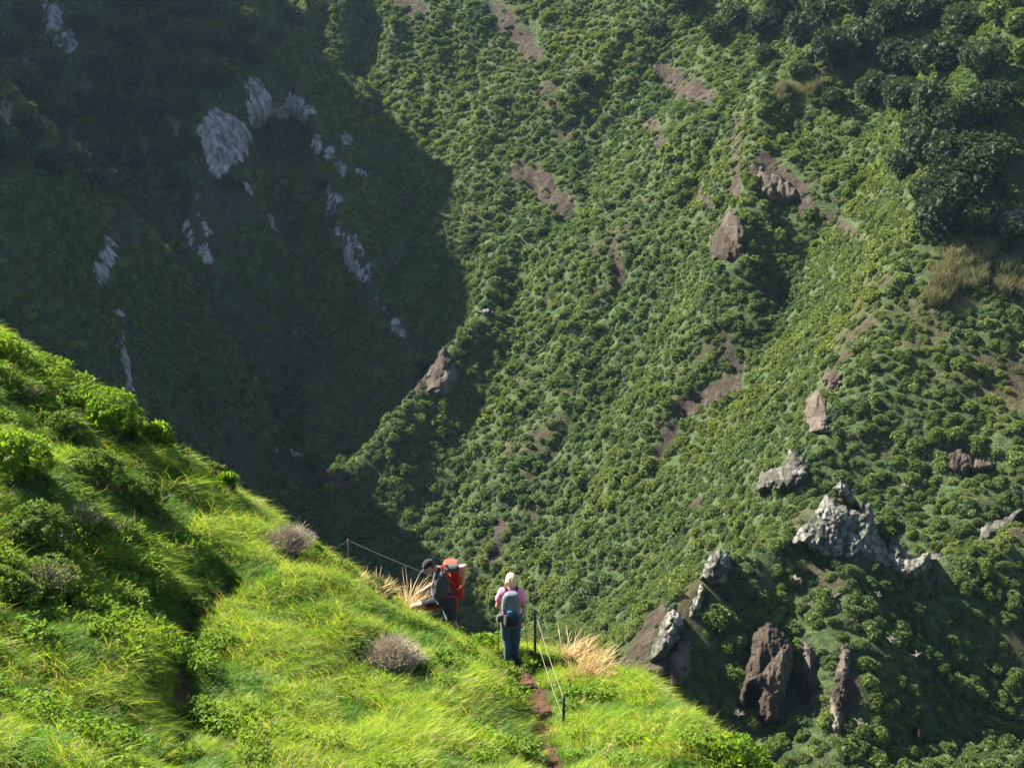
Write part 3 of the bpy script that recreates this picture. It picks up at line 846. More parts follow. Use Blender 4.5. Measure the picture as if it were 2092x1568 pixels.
ROCK_KEEP = []      # polygons (photo pixels) kept clear of shrubs, filled by the outcrops below
def clear_of_rocks(P, margin=4):
    px, py, Z = proj(P)
    ok = np.ones(len(P), bool)
    for poly, z0, z1 in ROCK_KEEP:
        bb = np.array(poly)
        m = (px > bb[:, 0].min() - 20) & (px < bb[:, 0].max() + 20) & (py > bb[:, 1].min() - 20) & (py < bb[:, 1].max() + 20) & (Z > z0) & (Z < z1)
        if m.any():
            s_ = poly_sdf(px[m], py[m], poly)
            k = np.where(m)[0][s_ > -margin * (1 + 1.0 * (py[m] > bb[:, 1].mean()))]
            ok[k] = False
    return ok
def zoomp(pts):      # outline read from the enlarged lower right quarter
    return [(1240 + u / 2.347, 900 + v / 2.347) for u, v in pts]
OUTCROPS = [
 ('rock_outcrop', zoomp([(1055, 250), (1075, 270), (1120, 300), (1170, 330), (1215, 340), (1230, 300), (1270, 300), (1280, 380), (1300, 460), (1350, 520), (1365, 480), (1385, 460), (1410, 510), (1430, 525), (1460, 560), (1500, 550), (1540, 530), (1560, 600), (1500, 690), (1420, 670), (1380, 640), (1300, 600), (1200, 610), (1100, 580), (1000, 550), (940, 520), (880, 500), (900, 455), (960, 390), (1010, 320)]),
  138.5, 2.6, 0.62, 'pale', 'large pale grey cracked rock wall on the crest at lower right'),
 ('rock_outcrop', zoomp([(1550, 545), (1590, 540), (1640, 570), (1650, 625), (1610, 680), (1540, 700), (1500, 695), (1560, 610)]), 138.5, 1.6, 0.9, 'grey', 'dark grey end of the cracked rock wall, sinking into the shrubs'),
 ('rock_outcrop', zoomp([(1105, 260), (1085, 220), (1120, 190), (1150, 215), (1180, 240), (1200, 300), (1150, 300)]), 141, 2.4, 0.55, 'pale', 'small pale rock tip topping the cracked wall'),
 ('rock_outcrop', zoomp([(880, 40), (940, 80), (975, 150), (960, 190), (900, 240), (830, 250), (770, 245), (715, 240), (740, 160), (850, 120)]), 158, 3.0, 0.75, 'grey', 'dark grey rock peak above the pale cracked wall'),
 ('rock_outcrop', zoomp([(510, 530), (540, 520), (590, 560), (600, 620), (560, 690), (500, 700), (450, 660), (470, 590)]), 134, 2.4, 0.6, 'grey', 'grey blocky rock half buried in shrubs left of the pale wall'),
 ('rock_outcrop', zoomp([(455, 690), (472, 700), (450, 790), (440, 850), (380, 870), (370, 850), (420, 760)]), 129, 0.9, 0.7, 'pale', 'thin pale rock fin leading down to the blocky outcrop'),
 ('rock_outcrop', zoomp([(290, 825), (320, 812), (370, 860), (350, 940), (300, 1030), (260, 1055), (200, 1060), (215, 990), (250, 900)]), 124.5, 3.0, 0.75, 'pale', 'pale blocky outcrop just above the green grass edge'),
 ('rock_outcrop', zoomp([(190, 1080), (260, 1040), (350, 960), (410, 950), (400, 1100), (350, 1200), (300, 1250), (240, 1200)]), 125, 1.6, 3.0, 'brown', 'smooth grey brown slab below the pale blocky outcrop'),
 ('rock_pillar', zoomp([(780, 860), (830, 900), (885, 970), (895, 1050), (870, 1150), (850, 1250), (830, 1340), (760, 1370), (720, 1300), (715, 1200), (690, 1185), (660, 1280), (630, 1240), (650, 1130), (680, 1050), (690, 960), (720, 900)]), 119.5, 3.2, 4.5, 'brown', 'tall brown rock pillar with one sunlit face at lower right'),
 ('rock_slab', zoomp([(950, 960), (1010, 1000), (1010, 1160), (960, 1320), (900, 1320), (930, 1150)]), 123.5, 0.3, 3.0, 'brown', 'shaded brown slab just right of the tall pillar'),
 ('rock_slab', zoomp([(1130, 980), (1165, 1000), (1160, 1160), (1130, 1400), (1080, 1400), (1065, 1250), (1100, 1100)]), 124, 0.3, 3.0, 'brown', 'long narrow brown slab second to the right of the pillar'),
 ('rock_slab', zoomp([(1485, 1370), (1505, 1375), (1508, 1480), (1490, 1510), (1480, 1440)]), 121, 0.8, 1.5, 'brown', 'thin reddish rock spike near the bottom right corner'),
 ('rock_outcrop', zoomp([(1640, 60), (1700, 45), (1760, 90), (1850, 100), (1850, 135), (1780, 160), (1690, 175), (1640, 130)]), 160, 1.5, 2.5, 'brown', 'low brown ledge on the bushy slope at right'),
 ('rock_outcrop', [(2088, 1040), (2060, 1085), (2020, 1110), (1998, 1105), (2008, 1075), (2050, 1060)], 142.5, 1.5, 0.9, 'grey', 'grey rocks on the crest at the right edge'),
 ('rock_outcrop', [(1690, 755), (1720, 762), (1729, 785), (1706, 802), (1686, 800), (1680, 775)], 173, 2.0, 2.5, 'brown', 'small dark brown boulder topping the twin crags'),
 ('rock_outcrop', [(1672, 795), (1688, 808), (1695, 850), (1692, 888), (1655, 884), (1643, 850), (1650, 815)], 170, 2.5, 2.5, 'brown', 'larger dark brown crag just below the small boulder'),
 ('rock_outcrop', [(1490, 425), (1512, 440), (1528, 480), (1515, 520), (1495, 545), (1455, 530), (1452, 490), (1475, 455)], 228, 2.0, 4.0, 'brown', 'dark brown rock rib with an overhang, mid slope'),
 ('rock_outcrop', [(1552, 340), (1600, 365), (1640, 400), (1600, 420), (1556, 412), (1548, 370)], 226, 1.5, 3.0, 'brown', 'tan bare rock face right of the rib'),
 ('rock_outcrop', [(905, 708), (925, 735), (935, 775), (905, 815), (870, 800), (875, 760), (890, 735)], 236, 1.8, 2.5, 'brown', 'dark jagged rock at the edge of the shaded ravine'),
 ('rock_outcrop', [(975, 635), (1000, 630), (1008, 640), (985, 652)], 244, 1.0, 1.5, 'grey', 'small grey rock tip above the shaded ravine'),
]
for _, poly, Z, *_r in OUTCROPS:
    ROCK_KEEP.append((poly, 0, 1000))

# dark trees of the upper slopes: positions read from the photograph (pixel of the base, crown radius in metres)
TREES_R = [(1500, 40, 2.6), (1560, 60, 3.2), (1640, 85, 3.6), (1590, 20, 3.0), (1680, 30, 3.2), (1700, 130, 3.6), (1760, 120, 4.2), (1820, 60, 4.6), (1900, 50, 4.2),
           (1850, 150, 4.2), (1930, 140, 4.6), (1980, 70, 4.0), (2010, 150, 3.4), (1780, 200, 3.0), (1840, 215, 3.6), (1900, 230, 3.2), (1760, 20, 3.4), (1960, 15, 3.4),
           (2000, 250, 3.6), (1950, 265, 3.0), (1890, 320, 3.6), (1850, 350, 3.0), (1940, 340, 3.2), (1990, 380, 3.4), (1960, 420, 3.8), (1920, 470, 3.4), (2030, 330, 2.8),
           (1900, 410, 2.6), (1985, 470, 3.0), (1400, 15, 2.8), (1460, 70, 2.4), (2070, 490, 2.6), (1560, 120, 2.0), (1700, 210, 2.2), (2040, 210, 2.4), (1190, 160, 1.6),
           (1340, 60, 2.0), (1640, 150, 2.4)]
TREES_L = [(60, 60, 3.4), (170, 60, 3.2), (250, 90, 3.4), (330, 60, 3.2), (200, 150, 3.2), (280, 180, 3.6), (340, 150, 3.0), (110, 150, 3.0), (230, 240, 3.2), (310, 260, 3.6),
           (180, 220, 2.8), (360, 100, 3.0), (410, 90, 3.6), (430, 40, 3.4), (470, 110, 3.2), (400, 170, 3.2), (450, 180, 3.0), (500, 60, 3.0), (520, 130, 2.6), (380, 230, 2.6),
           (340, 330, 2.8), (290, 340, 2.6), (240, 320, 2.6), (360, 380, 2.4), (130, 260, 2.8), (70, 200, 3.0), (20, 110, 3.0), (150, 330, 2.4), (210, 380, 2.4), (560, 80, 2.2),
           (600, 40, 2.4), (60, 280, 2.4), (110, 350, 2.4), (20, 330, 2.6), (250, 30, 3.0), (380, 30, 3.0), (310, 10, 3.0), (390, 300, 2.2)]

P, N, ar, aw, r = sample_far(140000, 71)
vis = visible(P)
px, py, Z = proj(P)
# large patches where shrubs stand denser, sparser or give way to low cover
dens = cover_density(P)
lit = N @ np.array(SUN)
near_side = sstep(250, 190, Z)
keep_b = vis & (ar < 0.45) & (aw < 0.35) & clear_of_rocks(P)
shade_w = sstep(-0.05, 0.3, lit)
prob = np.clip((0.3 + 0.7 * shade_w) * (0.10 + 1.8 * sstep(0.24, 0.46, dens)), 0, 1)
kb = keep_b & (r.uniform(0, 1, len(P)) < prob)
order = r.permutation(np.where(kb)[0])
# thin out by radius so that shrubs stand side by side rather than inside each other
rad = 0.52 + 1.05 * r.uniform(0, 1, len(P)) ** 2.4 + 0.25 * sstep(190, 140, Z)
rad = np.where(Z < 150, rad * 1.0, rad)
cell = {}
sel = []
for k in order:
    p = P[k]; R = rad[k]
    key = (int(p[0] // 1.5), int(p[1] // 1.5), int(p[2] // 1.5))
    bad = False
    for dx in (-1, 0, 1):
        for dy in (-1, 0, 1):
            for dz in (-1, 0, 1):
                for j in cell.get((key[0] + dx, key[1] + dy, key[2] + dz), ()):
                    d2 = (P[j] - p); d2 = d2 @ d2
                    if d2 < (0.60 * (R + rad[j])) ** 2: bad = True; break
                if bad: break
            if bad: break
        if bad: break
    if not bad:
        cell.setdefault(key, []).append(k); sel.append(k)
sel = np.array(sel)
SB, SR, SN = P[sel], rad[sel], N[sel]
print('far shrubs', len(sel))
rots = tilt_euler(SN, r.uniform(0, 6.28, len(sel)), 0.45)
scls = np.stack([SR, SR, SR * r.uniform(0.85, 1.35, len(sel))], 1)
pos = SB - SN * (SR * 0.12)[:, None]
ids = r.integers(0, 5, len(sel)) + 5 * (proj(SB)[2] < 185)
# the 300 that show largest stand as plants of their own
spx, spy, sZ = proj(pos)
inframe = (spx > 0) & (spx < 2092) & (spy > 0) & (spy < 1568)
nq = near(np.clip(pos[:, 0], -21, 21), 0 * pos[:, 1])
# rays that pass over the near hill crest
cp_x = np.array([q[0] for q in CREST]); cp_y = np.array([q[1] for q in CREST])
inframe &= spy < np.interp(spx, cp_x, cp_y) - 30
size_px = np.where(inframe, SR / sZ, 0)
big = np.argsort(-size_px)[:300]
rest = np.setdiff1d(np.arange(len(sel)), big)
def shrub_label(x, y):
    if y > 1440: return 'rounded green shrub at the bottom edge right of the grassy slope'
    if x > 1780 and y > 1180: return 'rounded green shrub in the hollow at the right below the pale cracked wall'
    if y > 1240: return 'rounded green shrub beside or left of the tall brown pillar'
    if y > 1130: return 'rounded green shrub on the crest between pale wall and brown pillar'
    if x > 1850: return 'rounded green shrub right of the pale cracked wall'
    if y > 980: return 'rounded green shrub left of or just above the pale cracked wall'
    return 'rounded green shrub on the sunny slope high above the pale cracked wall'
for k in big:
    o = link('shrub', shrub_meshes[int(ids[k])], None, pos[k])
    o.rotation_euler = [float(v) for v in rots[k]]; o.scale = [float(v) for v in scls[k]]
    lb = shrub_label(spx[k], spy[k])
    tag(o, lb, 'shrub', 'shrubs: ' + lb[20:])
scatter('hillside_shrubs', pos[rest], rots[rest], scls[rest], ids[rest], proto_coll('shrub_kind', shrub_meshes), 'thousands of small rounded shrubs covering the far slope', 'shrubs')

# low undergrowth between the shrubs and on the shaded walls
P, N, ar, aw, r = sample_far(100000, 72)
lit = N @ np.array(SUN)
k = visible(P) & (aw < 0.4) & (ar * 0.9 < r.uniform(0.3, 1.0, len(P))) & clear_of_rocks(P, -2)
dens = 0.5 + 0.5 * fbm(P[:, 0] / 9, P[:, 1] / 9, P[:, 2] / 9, 205, 3)
k &= r.uniform(0, 1, len(P)) < np.where(lit < 0.15, 0.9, 0.35 + 0.6 * dens) * (0.35 + 0.65 * sstep(0.2, 0.42, cover_density(P)))
P, N, dens = P[k], N[k], dens[k]
n = len(P)
print('undergrowth', n)
R = r.uniform(0.3, 0.8, n)
rt = tilt_euler(N, r.uniform(0, 6.28, n), 0.85)
idx = np.where(dens + r.normal(0, .12, n) > 0.72, 2, r.integers(0, 2, n)); idx = np.where(r.uniform(0, 1, n) < 0.10 + 0.25 * (dens < 0.4), 3, idx)
scatter('undergrowth', P - N * 0.05, rt, np.stack([R, R, R * r.uniform(.7, 1.2, n)], 1), idx, proto_coll('cover_kind', cool_meshes), 'low green undergrowth carpeting the gorge walls', 'undergrowth')

# ------------------------------------------------------------------ trees of the upper slopes
bark = simple_mat('bark', (0.05, 0.04, 0.03), (0.16, 0.13, 0.11), 6, bump=0.6, bdist=0.05)
def tree_lobes(r):
    L = [(0, 0, 0.62, 0.55, 0.75)]
    for i in range(7):
        a = i * 0.9 + r.uniform(0, .8); q = r.uniform(0.35, 0.62)
        L.append((q * math.cos(a), q * math.sin(a), r.uniform(0.42, 0.85), r.uniform(0.24, 0.38), 0.8))
    return L
tree_crowns = [puff_mesh('crown', tree_lobes(np.random.default_rng(240 + i)), 900, 12, 0.07, 0.095, [leaf_dark], 350 + i, up=-0.35, core=0.55, wl=0.6) for i in range(4)]
trunk_meshes = []
for i in range(2):
    A_ = Acc(); r = np.random.default_rng(260 + i)
    V, Q = tube_np([(0, 0, -0.5), (0.03, 0, 0), (0.0, 0.05, 0.3), (0.04, 0.0, 0.62)], [0.075, 0.06, 0.045, 0.02], 8); A_.add(V, Q)
    for j in range(7):
        a = j * 0.9; z0 = 0.1 + 0.05 * j
        V, Q = tube_np([(0.01, 0.01, z0), (0.22 * math.cos(a), 0.22 * math.sin(a), z0 + 0.16), (0.5 * math.cos(a), 0.5 * math.sin(a), z0 + 0.33)], [0.03, 0.02, 0.008], 5); A_.add(V, Q)
    trunk_meshes.append(A_.mesh('trunk', [bark], True))
r = np.random.default_rng(77)
for lst, lab, grp in ((TREES_R, 'dark rounded tree at upper right', 'dark trees at upper right'),
                      (TREES_L, 'shaded dark tree at upper left', 'dark trees at upper left')):
    for (tx, ty, R) in lst:
        p = far.hit(tx, ty + 14, 100, 460, 0.5)
        t = empty('tree', p - np.array([0, 0, 0.2]))
        R *= 1.25; t.scale = (R, R, R * r.uniform(1.05, 1.4)); t.rotation_euler = (0, 0, r.uniform(0, 6.28))
        link('trunk', trunk_meshes[r.integers(0, 2)], t); link('crown', tree_crowns[r.integers(0, 4)], t)
        if grp.endswith('right'):
            lb = lab + (', in the top row' if ty < 90 else ', beside the pale reeds and grey bush' if ty > 300 else ', in the middle band')
        else:
            lb = lab + (', on the rim by the pale cliff' if tx > 355 else ', along the top edge' if ty < 100 else ', deep in the hollow')
        tag(t, lb, 'tree', grp + lb[len(lab):].replace(',', ''))

# ------------------------------------------------------------------ rock outcrops
def rock_mat(name, a, b, c, crack):
    M = Mat(name)
    tc = M.n('TexCoord').outputs['Object']
    mp = M.n('Mapping'); mp.inputs['Scale'].default_value = (1, 1, .5); M.l(tc, mp.inputs[0])
    n1 = M.noise(0.9, 8, 0.7, mp.outputs[0]); n2 = M.noise(6, 6, 0.7, tc)
    col = M.ramp(M.math('ADD', M.math('MULTIPLY', n1, 0.75), M.math('MULTIPLY', M.attr('v'), 0.28)), [(0.35, a), (0.5, b), (0.68, c)])
    col = M.mix(0.55, col, M.ramp(n2, [(0.3, (.45, .45, .45)), (0.7, (1.5, 1.5, 1.5))]), 'MULTIPLY')
    col = M.mix(M.math('MULTIPLY', M.attr('crack'), 0.85), col, crack)
    return M.done(M.bsdf(col, 0.95, 0.1, M.bump(M.math('ADD', n1, M.math('MULTIPLY', n2, 0.4)), 1.0, 0.5)))
ROCKM = {'pale': rock_mat('pale_rock', (.065, .068, .055), (.15, .15, .125), (.26, .255, .225), (.025, .028, .018)),
         'grey': rock_mat('grey_rock', (.045, .045, .04), (.10, .098, .085), (.20, .195, .17), (.03, .03, .02)),
         'brown': rock_mat('brown_rock', (.035, .027, .021), (.085, .066, .053), (.15, .125, .10), (.03, .025, .015))}
def outcrop(name, poly, Z0, T, cellm, kind, label, seed):
    r = np.random.default_rng(seed)
    poly = np.array(poly, float)
    x0, y0 = poly.min(0) - 3; x1, y1 = poly.max(0) + 3
    # how far away the slope is here
    A_, b_ = [], []
    for _ in range(26):
        qx, qy = r.uniform(x0, x1), r.uniform(y0, y1)
        if poly_sdf(np.array(qx), np.array(qy), poly) < -8: continue
        p = far.hit(qx, qy, 95, 330, 0.4); z = proj(p)[2]
        if abs(z - Z0) < 14: A_.append([1, (qx - x0) / 100, (qy - y0) / 100]); b_.append(z)
    if len(b_) >= 6:
        A_ = np.array(A_); reg = 0.6 * np.eye(3); reg[0, 0] = 0
        co = np.linalg.solve(A_.T @ A_ + reg, A_.T @ np.array(b_))
    else:
        co = np.array([np.mean(b_) if b_ else Z0, 0, 0])
    st = 2.0 if (x1 - x0) > 60 else 1.3
    gx, gy = np.meshgrid(np.arange(x0, x1 + st, st), np.arange(y0, y1 + st, st))
    jit = 3.0 * noise(gx / 9, gy / 9, seed, 5) + 1.3 * noise(gx / 3.5, gy / 3.5, seed, 6)
    sdf = poly_sdf(gx, gy, poly) + jit
    ps = F / Z0
    w = min(26.0, (min(x1 - x0, y1 - y0)) * 0.35)
    t = np.sqrt(np.clip(1 - (1 - np.clip(sdf / w, 0, 1)) ** 2, 0, 1))
    base = co[0] + co[1] * (gx - x0) / 100 + co[2] * (gy - y0) / 100
    cs = cellm * ps
    n = max(4, int((x1 - x0) * (y1 - y0) / (cs * cs * 1.25)))
    cx, cy = r.uniform(x0, x1, n), r.uniform(y0, y1, n)
    cv, cz = r.uniform(0, 1, n), r.normal(0, 0.5, n)
    wx_ = gx + cs * 0.18 * noise(gx / (cs * .5), gy / (cs * .5), 0, seed + 3); wy_ = gy + cs * .18 * noise(gx / (cs * .5), gy / (cs * .5), 3, seed + 4)
    D = np.hypot(wx_[..., None] - cx, (wy_[..., None] - cy) / 1.3)
    i1 = D.argmin(-1); D1 = np.take_along_axis(D, i1[..., None], -1)[..., 0]
    D2_ = D.copy(); np.put_along_axis(D2_, i1[..., None], 1e9, -1); D2 = D2_.min(-1)
    edge = np.clip((D2 - D1) / (cs * 0.30), 0, 1)
    amp = {'pale': 0.32, 'grey': 0.38, 'brown': 0.35}[kind] * cellm * (0.5 if cellm > 2 else 1)
    tiltx = (wx_ - cx[i1]) / cs * r.normal(0, .5, n)[i1]; tilty = (wy_ - cy[i1]) / cs * (0.4 + r.normal(0, .4, n)[i1])
    relief = amp * (0.55 * (edge ** 0.5) + cz[i1] * 0.6 + 0.7 * (tiltx - tilty) * (0.6 if kind == 'pale' else 1)) + 0.12 * fbm(gx / 5, gy / 5, 0, seed + 8, 3) * 1.2 + (0.18 if kind == 'brown' else 0.4) * T * fbm(gx / 40, gy / 55, 0, seed + 9, 2)
    if kind == 'brown':
        relief = relief + 0.8 * (0.5 - np.abs(fbm(gx / 22, gy / 60, 0, seed + 11, 3))) + 0.35 * (0.5 - np.abs(fbm(gx / 9, gy / 24, 0, seed + 12, 3)))
    else:
        relief = relief + 0.35 * fbm(gx / 6, gy / 8, 0, seed + 12, 3)
    front = base - t * (T + relief * 1.0)
    back = base + t * T * 1.6 + 0.3
    ins = sdf > -st * 1.2
    idx = -np.ones(gx.shape, int); k = ins.sum()
    idx[ins] = np.arange(k)
    def pts(Zd):
        yc = (784.0 - gy[ins]) / F; Z = Zd[ins]
        return np.stack([(gx[ins] - 1046) / F * Z, Z * (CP + SP * yc), Z * (-SP + CP * yc)], 1)
    V = np.concatenate([pts(front), pts(back)])
    q = np.stack([idx[:-1, :-1], idx[:-1, 1:], idx[1:, 1:], idx[1:, :-1]], -1).reshape(-1, 4)
    q = q[(q >= 0).all(1)]
    # rim between front and back
    ed = {}
    for a in (0, 1, 2, 3):
        for u, v in zip(q[:, a], q[:, (a + 1) % 4]):
            ed[(int(u), int(v))] = ed.get((int(u), int(v)), 0) + 1
    rim = [(v, u, u + k, v + k) for (u, v) in ed if (v, u) not in ed]
    c0 = V.mean(0)
    crack = (1 - edge) * (t > 0.2) * (1.0 if cellm < 2 else 0.35)
    vv = cv[i1][ins]
    me = mesh_np(name, V - c0, [q[:, ::-1], q + k, np.array(rim)], [ROCKM[kind]], smooth=False,
                 attrs={'v': np.concatenate([vv, vv]), 'crack': np.concatenate([crack[ins], crack[ins]])})
    o = link(name, me, None, c0)
    tag(o, label, 'rock')
    return o
for i, (nm, poly, Z0, T, cm, kind, lab) in enumerate(OUTCROPS):
    outcrop(nm, poly, Z0, T, cm, kind, lab, 900 + i)

# ------------------------------------------------------------------ grass of the near slope
grass_m = leaf_mat('grass_blade', [(0.060, 0.135, 0.016), (0.112, 0.218, 0.022), (0.170, 0.275, 0.030), (0.29, 0.33, 0.07)], 0.55, (1.6, 1.45, 0.35), 0.5, 0.3)
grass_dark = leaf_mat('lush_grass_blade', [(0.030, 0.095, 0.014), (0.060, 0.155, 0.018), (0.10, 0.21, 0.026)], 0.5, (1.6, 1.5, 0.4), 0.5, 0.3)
straw_m = leaf_mat('straw', [(0.24, 0.17, 0.08), (0.42, 0.31, 0.16), (0.55, 0.44, 0.27)], 0.35, (1.2, 1.0, 0.7), 0.6, 0.2)
weed_m = leaf_mat('weed_leaf', [(0.055, 0.110, 0.014), (0.110, 0.180, 0.018), (0.18, 0.25, 0.030)], 0.35, (1.5, 1.6, 0.4), 0.7, 0.12)
euph_m = leaf_mat('rosette_leaf', [(0.050, 0.110, 0.016), (0.115, 0.185, 0.022), (0.20, 0.26, 0.035)], 0.5, (1.5, 1.6, 0.4), 0.65, 0.15)
brush_m = leaf_mat('brush_leaf', [(0.035, 0.070, 0.018), (0.075, 0.125, 0.026), (0.13, 0.17, 0.045)], 0.35, (1.5, 1.5, 0.5), 0.7, 0.1)
twig_m = leaf_mat('dry_twig', [(0.19, 0.155, 0.10), (0.34, 0.29, 0.21), (0.50, 0.44, 0.34)], 0.1, (1, 1, 1), 0.85, 0.1)
twig_g = leaf_mat('green_stem', [(0.07, 0.10, 0.03), (0.14, 0.16, 0.06)], 0.1, (1, 1, 1), 0.8, 0.1)
flower_y = simple_mat('yellow_petal', (0.6, 0.40, 0.02), (0.75, 0.55, 0.04), 30, 0.6)

def blades(n, rad, len_, wid, lean, r, bend=0.9, droop=0.0, spread=0.45, seg=4, vmean=0.5, plume=0.0):
    a = r.uniform(0, 2 * np.pi, n); q = np.sqrt(r.uniform(0, 1, n)) * rad
    b = np.stack([q * np.cos(a), q * np.sin(a), np.full(n, -0.03)], 1)
    d = np.stack([lean + spread * r.normal(0, 1, n), spread * r.normal(0, 1, n), np.full(n, 1.0)], 1)
    d /= np.linalg.norm(d, axis=1, keepdims=True)
    L = len_ * r.uniform(0.55, 1.15, n)
    hd = d.copy(); hd[:, 2] = 0; hd /= np.linalg.norm(hd, axis=1, keepdims=True) + 1e-6
    bd_ = bend * r.uniform(0.3, 1.4, n)
    P = [b]; cur = b; dirn = d
    for s in range(seg):
        cur = cur + dirn * (L / seg)[:, None]
        P.append(cur)
        dirn = dirn + hd * (bd_ / seg)[:, None] - np.array([0, 0, 1.0]) * (bd_ * 0.75 / seg)[:, None] * (s + 1) / seg * 1.4
        dirn /= np.linalg.norm(dirn, axis=1, keepdims=True)
    side = np.cross(d, r.normal(0, 1, (n, 3))); side /= np.linalg.norm(side, axis=1, keepdims=True)
    W = wid * r.uniform(0.7, 1.3, n)
    prof = [0.7, 1.0, 0.85, 0.55, 0.08] if seg == 4 else list(np.linspace(1, 0.1, seg + 1))
    if plume: prof = [0.35, 0.3, 0.35, 1.6 * plume, 0.3]
    V = []
    for s in range(seg + 1):
        V.append(P[s] - side * (W * prof[s] * 0.5)[:, None]); V.append(P[s] + side * (W * prof[s] * 0.5)[:, None])
    V = np.stack(V, 1).reshape(-1, 3)
    o = np.arange(n)[:, None] * (2 * (seg + 1))
    Q = np.concatenate([o + np.array([2 * s, 2 * s + 1, 2 * s + 3, 2 * s + 2]) for s in range(seg)])
    v = np.clip(vmean + r.normal(0, 0.2, n), 0, 1)
    tipv = np.repeat(v, 2 * (seg + 1)) + np.tile(np.repeat(np.linspace(-0.2, 0.2, seg + 1), 2), n)
    return V, Q, np.clip(tipv, 0, 1)

gm = []
for i, (n_, rd, ln, wd, le, mt, vm, bn) in enumerate([(110, .20, .34, .0085, .45, 0, .55, 1.2), (110, .20, .28, .0075, .35, 0, .65, 1.0), (90, .20, .44, .009, .6, 0, .5, 1.6),
                                                   (100, .18, .30, .009, .4, 1, .5, 1.1), (90, .22, .24, .0075, .25, 1, .6, .9), (70, .14, .52, .009, .5, 0, .7, 1.9)]):
    r = np.random.default_rng(500 + i); A_ = Acc()
    V, Q, v = blades(n_, rd, ln, wd, le, r, bn, vmean=vm); A_.add(V, Q, v, mt)
    V, Q, v = blades(7, rd, ln * 1.15, wd * .8, le, r, bn, vmean=.6); A_.add(V, Q, v, 2)
    gm.append(A_.mesh('grass_tuft', [grass_m, grass_dark, straw_m]))
wm = []
for i in range(4):
    r = np.random.default_rng(520 + i); A_ = Acc()
    n_ = 70
    a = r.uniform(0, 6.28, n_); q = np.sqrt(r.uniform(0, 1, n_)) * 0.2
    tops = np.stack([q * np.cos(a), q * np.sin(a), r.uniform(0.06, 0.24, n_)], 1)
    for m_ in range(5):
        D = rand_dirs(n_, r, 0.1); V, Q = leaves(tops, D, 0.055 * r.uniform(.6, 1.3, n_), 0.032, 0.15, r); A_.add(V, Q, np.repeat(np.clip(r.normal(.5, .2, n_), 0, 1), 4), 0)
    V, Q, v = blades(30, .18, .3, .007, .3, r, 1.0, vmean=.5); A_.add(V, Q, v, 1)
    wm.append(A_.mesh('weed_patch', [weed_m, grass_dark]))

def sample_near(n, seed):
    r = np.random.default_rng(seed)
    cand = np.stack([r.uniform(-13.5, 10, n * 2), r.uniform(10.5, 31, n * 2)], 1)
    z = near(cand[:, 0], cand[:, 1])
    P = np.concatenate([cand, z[:, None]], 1)
    px, py, Z = proj(P)
    k = (px > -260) & (px < 2300) & (py > 300) & (py < 1850)
    i = np.clip(np.searchsorted(nxs, P[:, 0]), 0, len(nxs) - 1); j = np.clip(np.searchsorted(nys, P[:, 1]), 0, len(nys) - 1)
    s_ = sd[j, i]
    k &= s_ < 2.6
    P, px, py, s_ = P[k][:n], px[k][:n], py[k][:n], s_[k][:n]
    return P, px, py, s_, near.normal(P[:, 0], P[:, 1], 0.15), r
SHRUBS = [  # pixel of the base, radius, kind, label
 (222, 880, 0.80, 'ros', 'big leafy rosette shrub on the skyline at left, biggest of them', 'shrub'),
 (325, 905, 0.43, 'open', 'open sunlit shrub with leaf rosettes standing out against the dark gorge', 'shrub'),
 (372, 915, 0.17, 'open', 'tiny rosette sprig just right of the open sunlit shrub', 'shrub'),
 (460, 1010, 0.32, 'open', 'small sunlit rosette shrub halfway down the grassy skyline', 'shrub'),
 (635, 1130, 0.25, 'ros', 'small yellow green shrub right of the pinkish dry bush', 'shrub'),
 (2, 740, 0.53, 'ros', 'shrub cut by the left edge at the top of the near slope', 'shrub'),
 (25, 975, 0.75, 'ros', 'large bright green shrub at the left edge below the crest', 'shrub'),
 (130, 900, 0.48, 'brush', 'dense small leaved bush left of the big rosette shrub', 'bush'),
 (190, 985, 0.57, 'brush', 'dark green bush below the big rosette shrub', 'bush'),
 (285, 1045, 0.57, 'brush', 'dark rounded bush at the foot of the sunny grass strip', 'bush'),
 (70, 1125, 0.71, 'brush', 'wide dark green bush at the left edge, middle height', 'bush'),
 (165, 1090, 0.57, 'dry', 'brownish green bush among the dark ones at left', 'bush'),
 (235, 1110, 0.41, 'dry', 'thin reddish stemmed bush right of the brownish one', 'bush'),
 (60, 820, 0.39, 'dry', 'dry brown topped bush near the top left of the slope', 'bush'),
 (95, 1215, 0.57, 'dry', 'pale dry topped bush at left above the bright weeds', 'bush'),
 (10, 1230, 0.46, 'brush', 'green bush cut by the left edge beside the pale dry one', 'bush'),
 (590, 1140, 0.53, 'twig', 'pinkish grey dry twiggy bush on the skyline', 'dry bush'),
 (805, 1372, 0.51, 'twig', 'round brown grey twiggy bush on the grassy knoll', 'dry bush'),
 (735, 1345, 0.28, 'brush', 'green sprouts at the left foot of the twiggy bush', 'bush'),
 (1092, 1366, 0.26, 'brush', 'low leafy plant beside the path right of the hiker', 'plant'),
 (1490, 1575, 0.53, 'ros', 'yellow green shrub at the bottom edge of the near slope', 'shrub'),
 (1540, 1620, 0.45, 'ros', 'second yellow green shrub at the bottom, right of the first', 'shrub'),
 (700, 1175, 0.32, 'brush', 'green bush around the left fence post', 'bush'),
 (770, 1225, 0.39, 'brush', 'green bush between the left fence post and the stooping hiker', 'bush'),
 (400, 1255, 0.25, 'brush', 'low leafy plant at the top of the narrow rut', 'plant'),
 (430, 960, 0.34, 'brush', 'grassy green bush on the skyline above the small rosette shrub', 'bush')]
P, px, py, s_, N, r = sample_near(26000, 81)
dp1 = line_dist(P[:, 0], P[:, 1], path_w); dp2 = line_dist(P[:, 0], P[:, 1], path2_w)
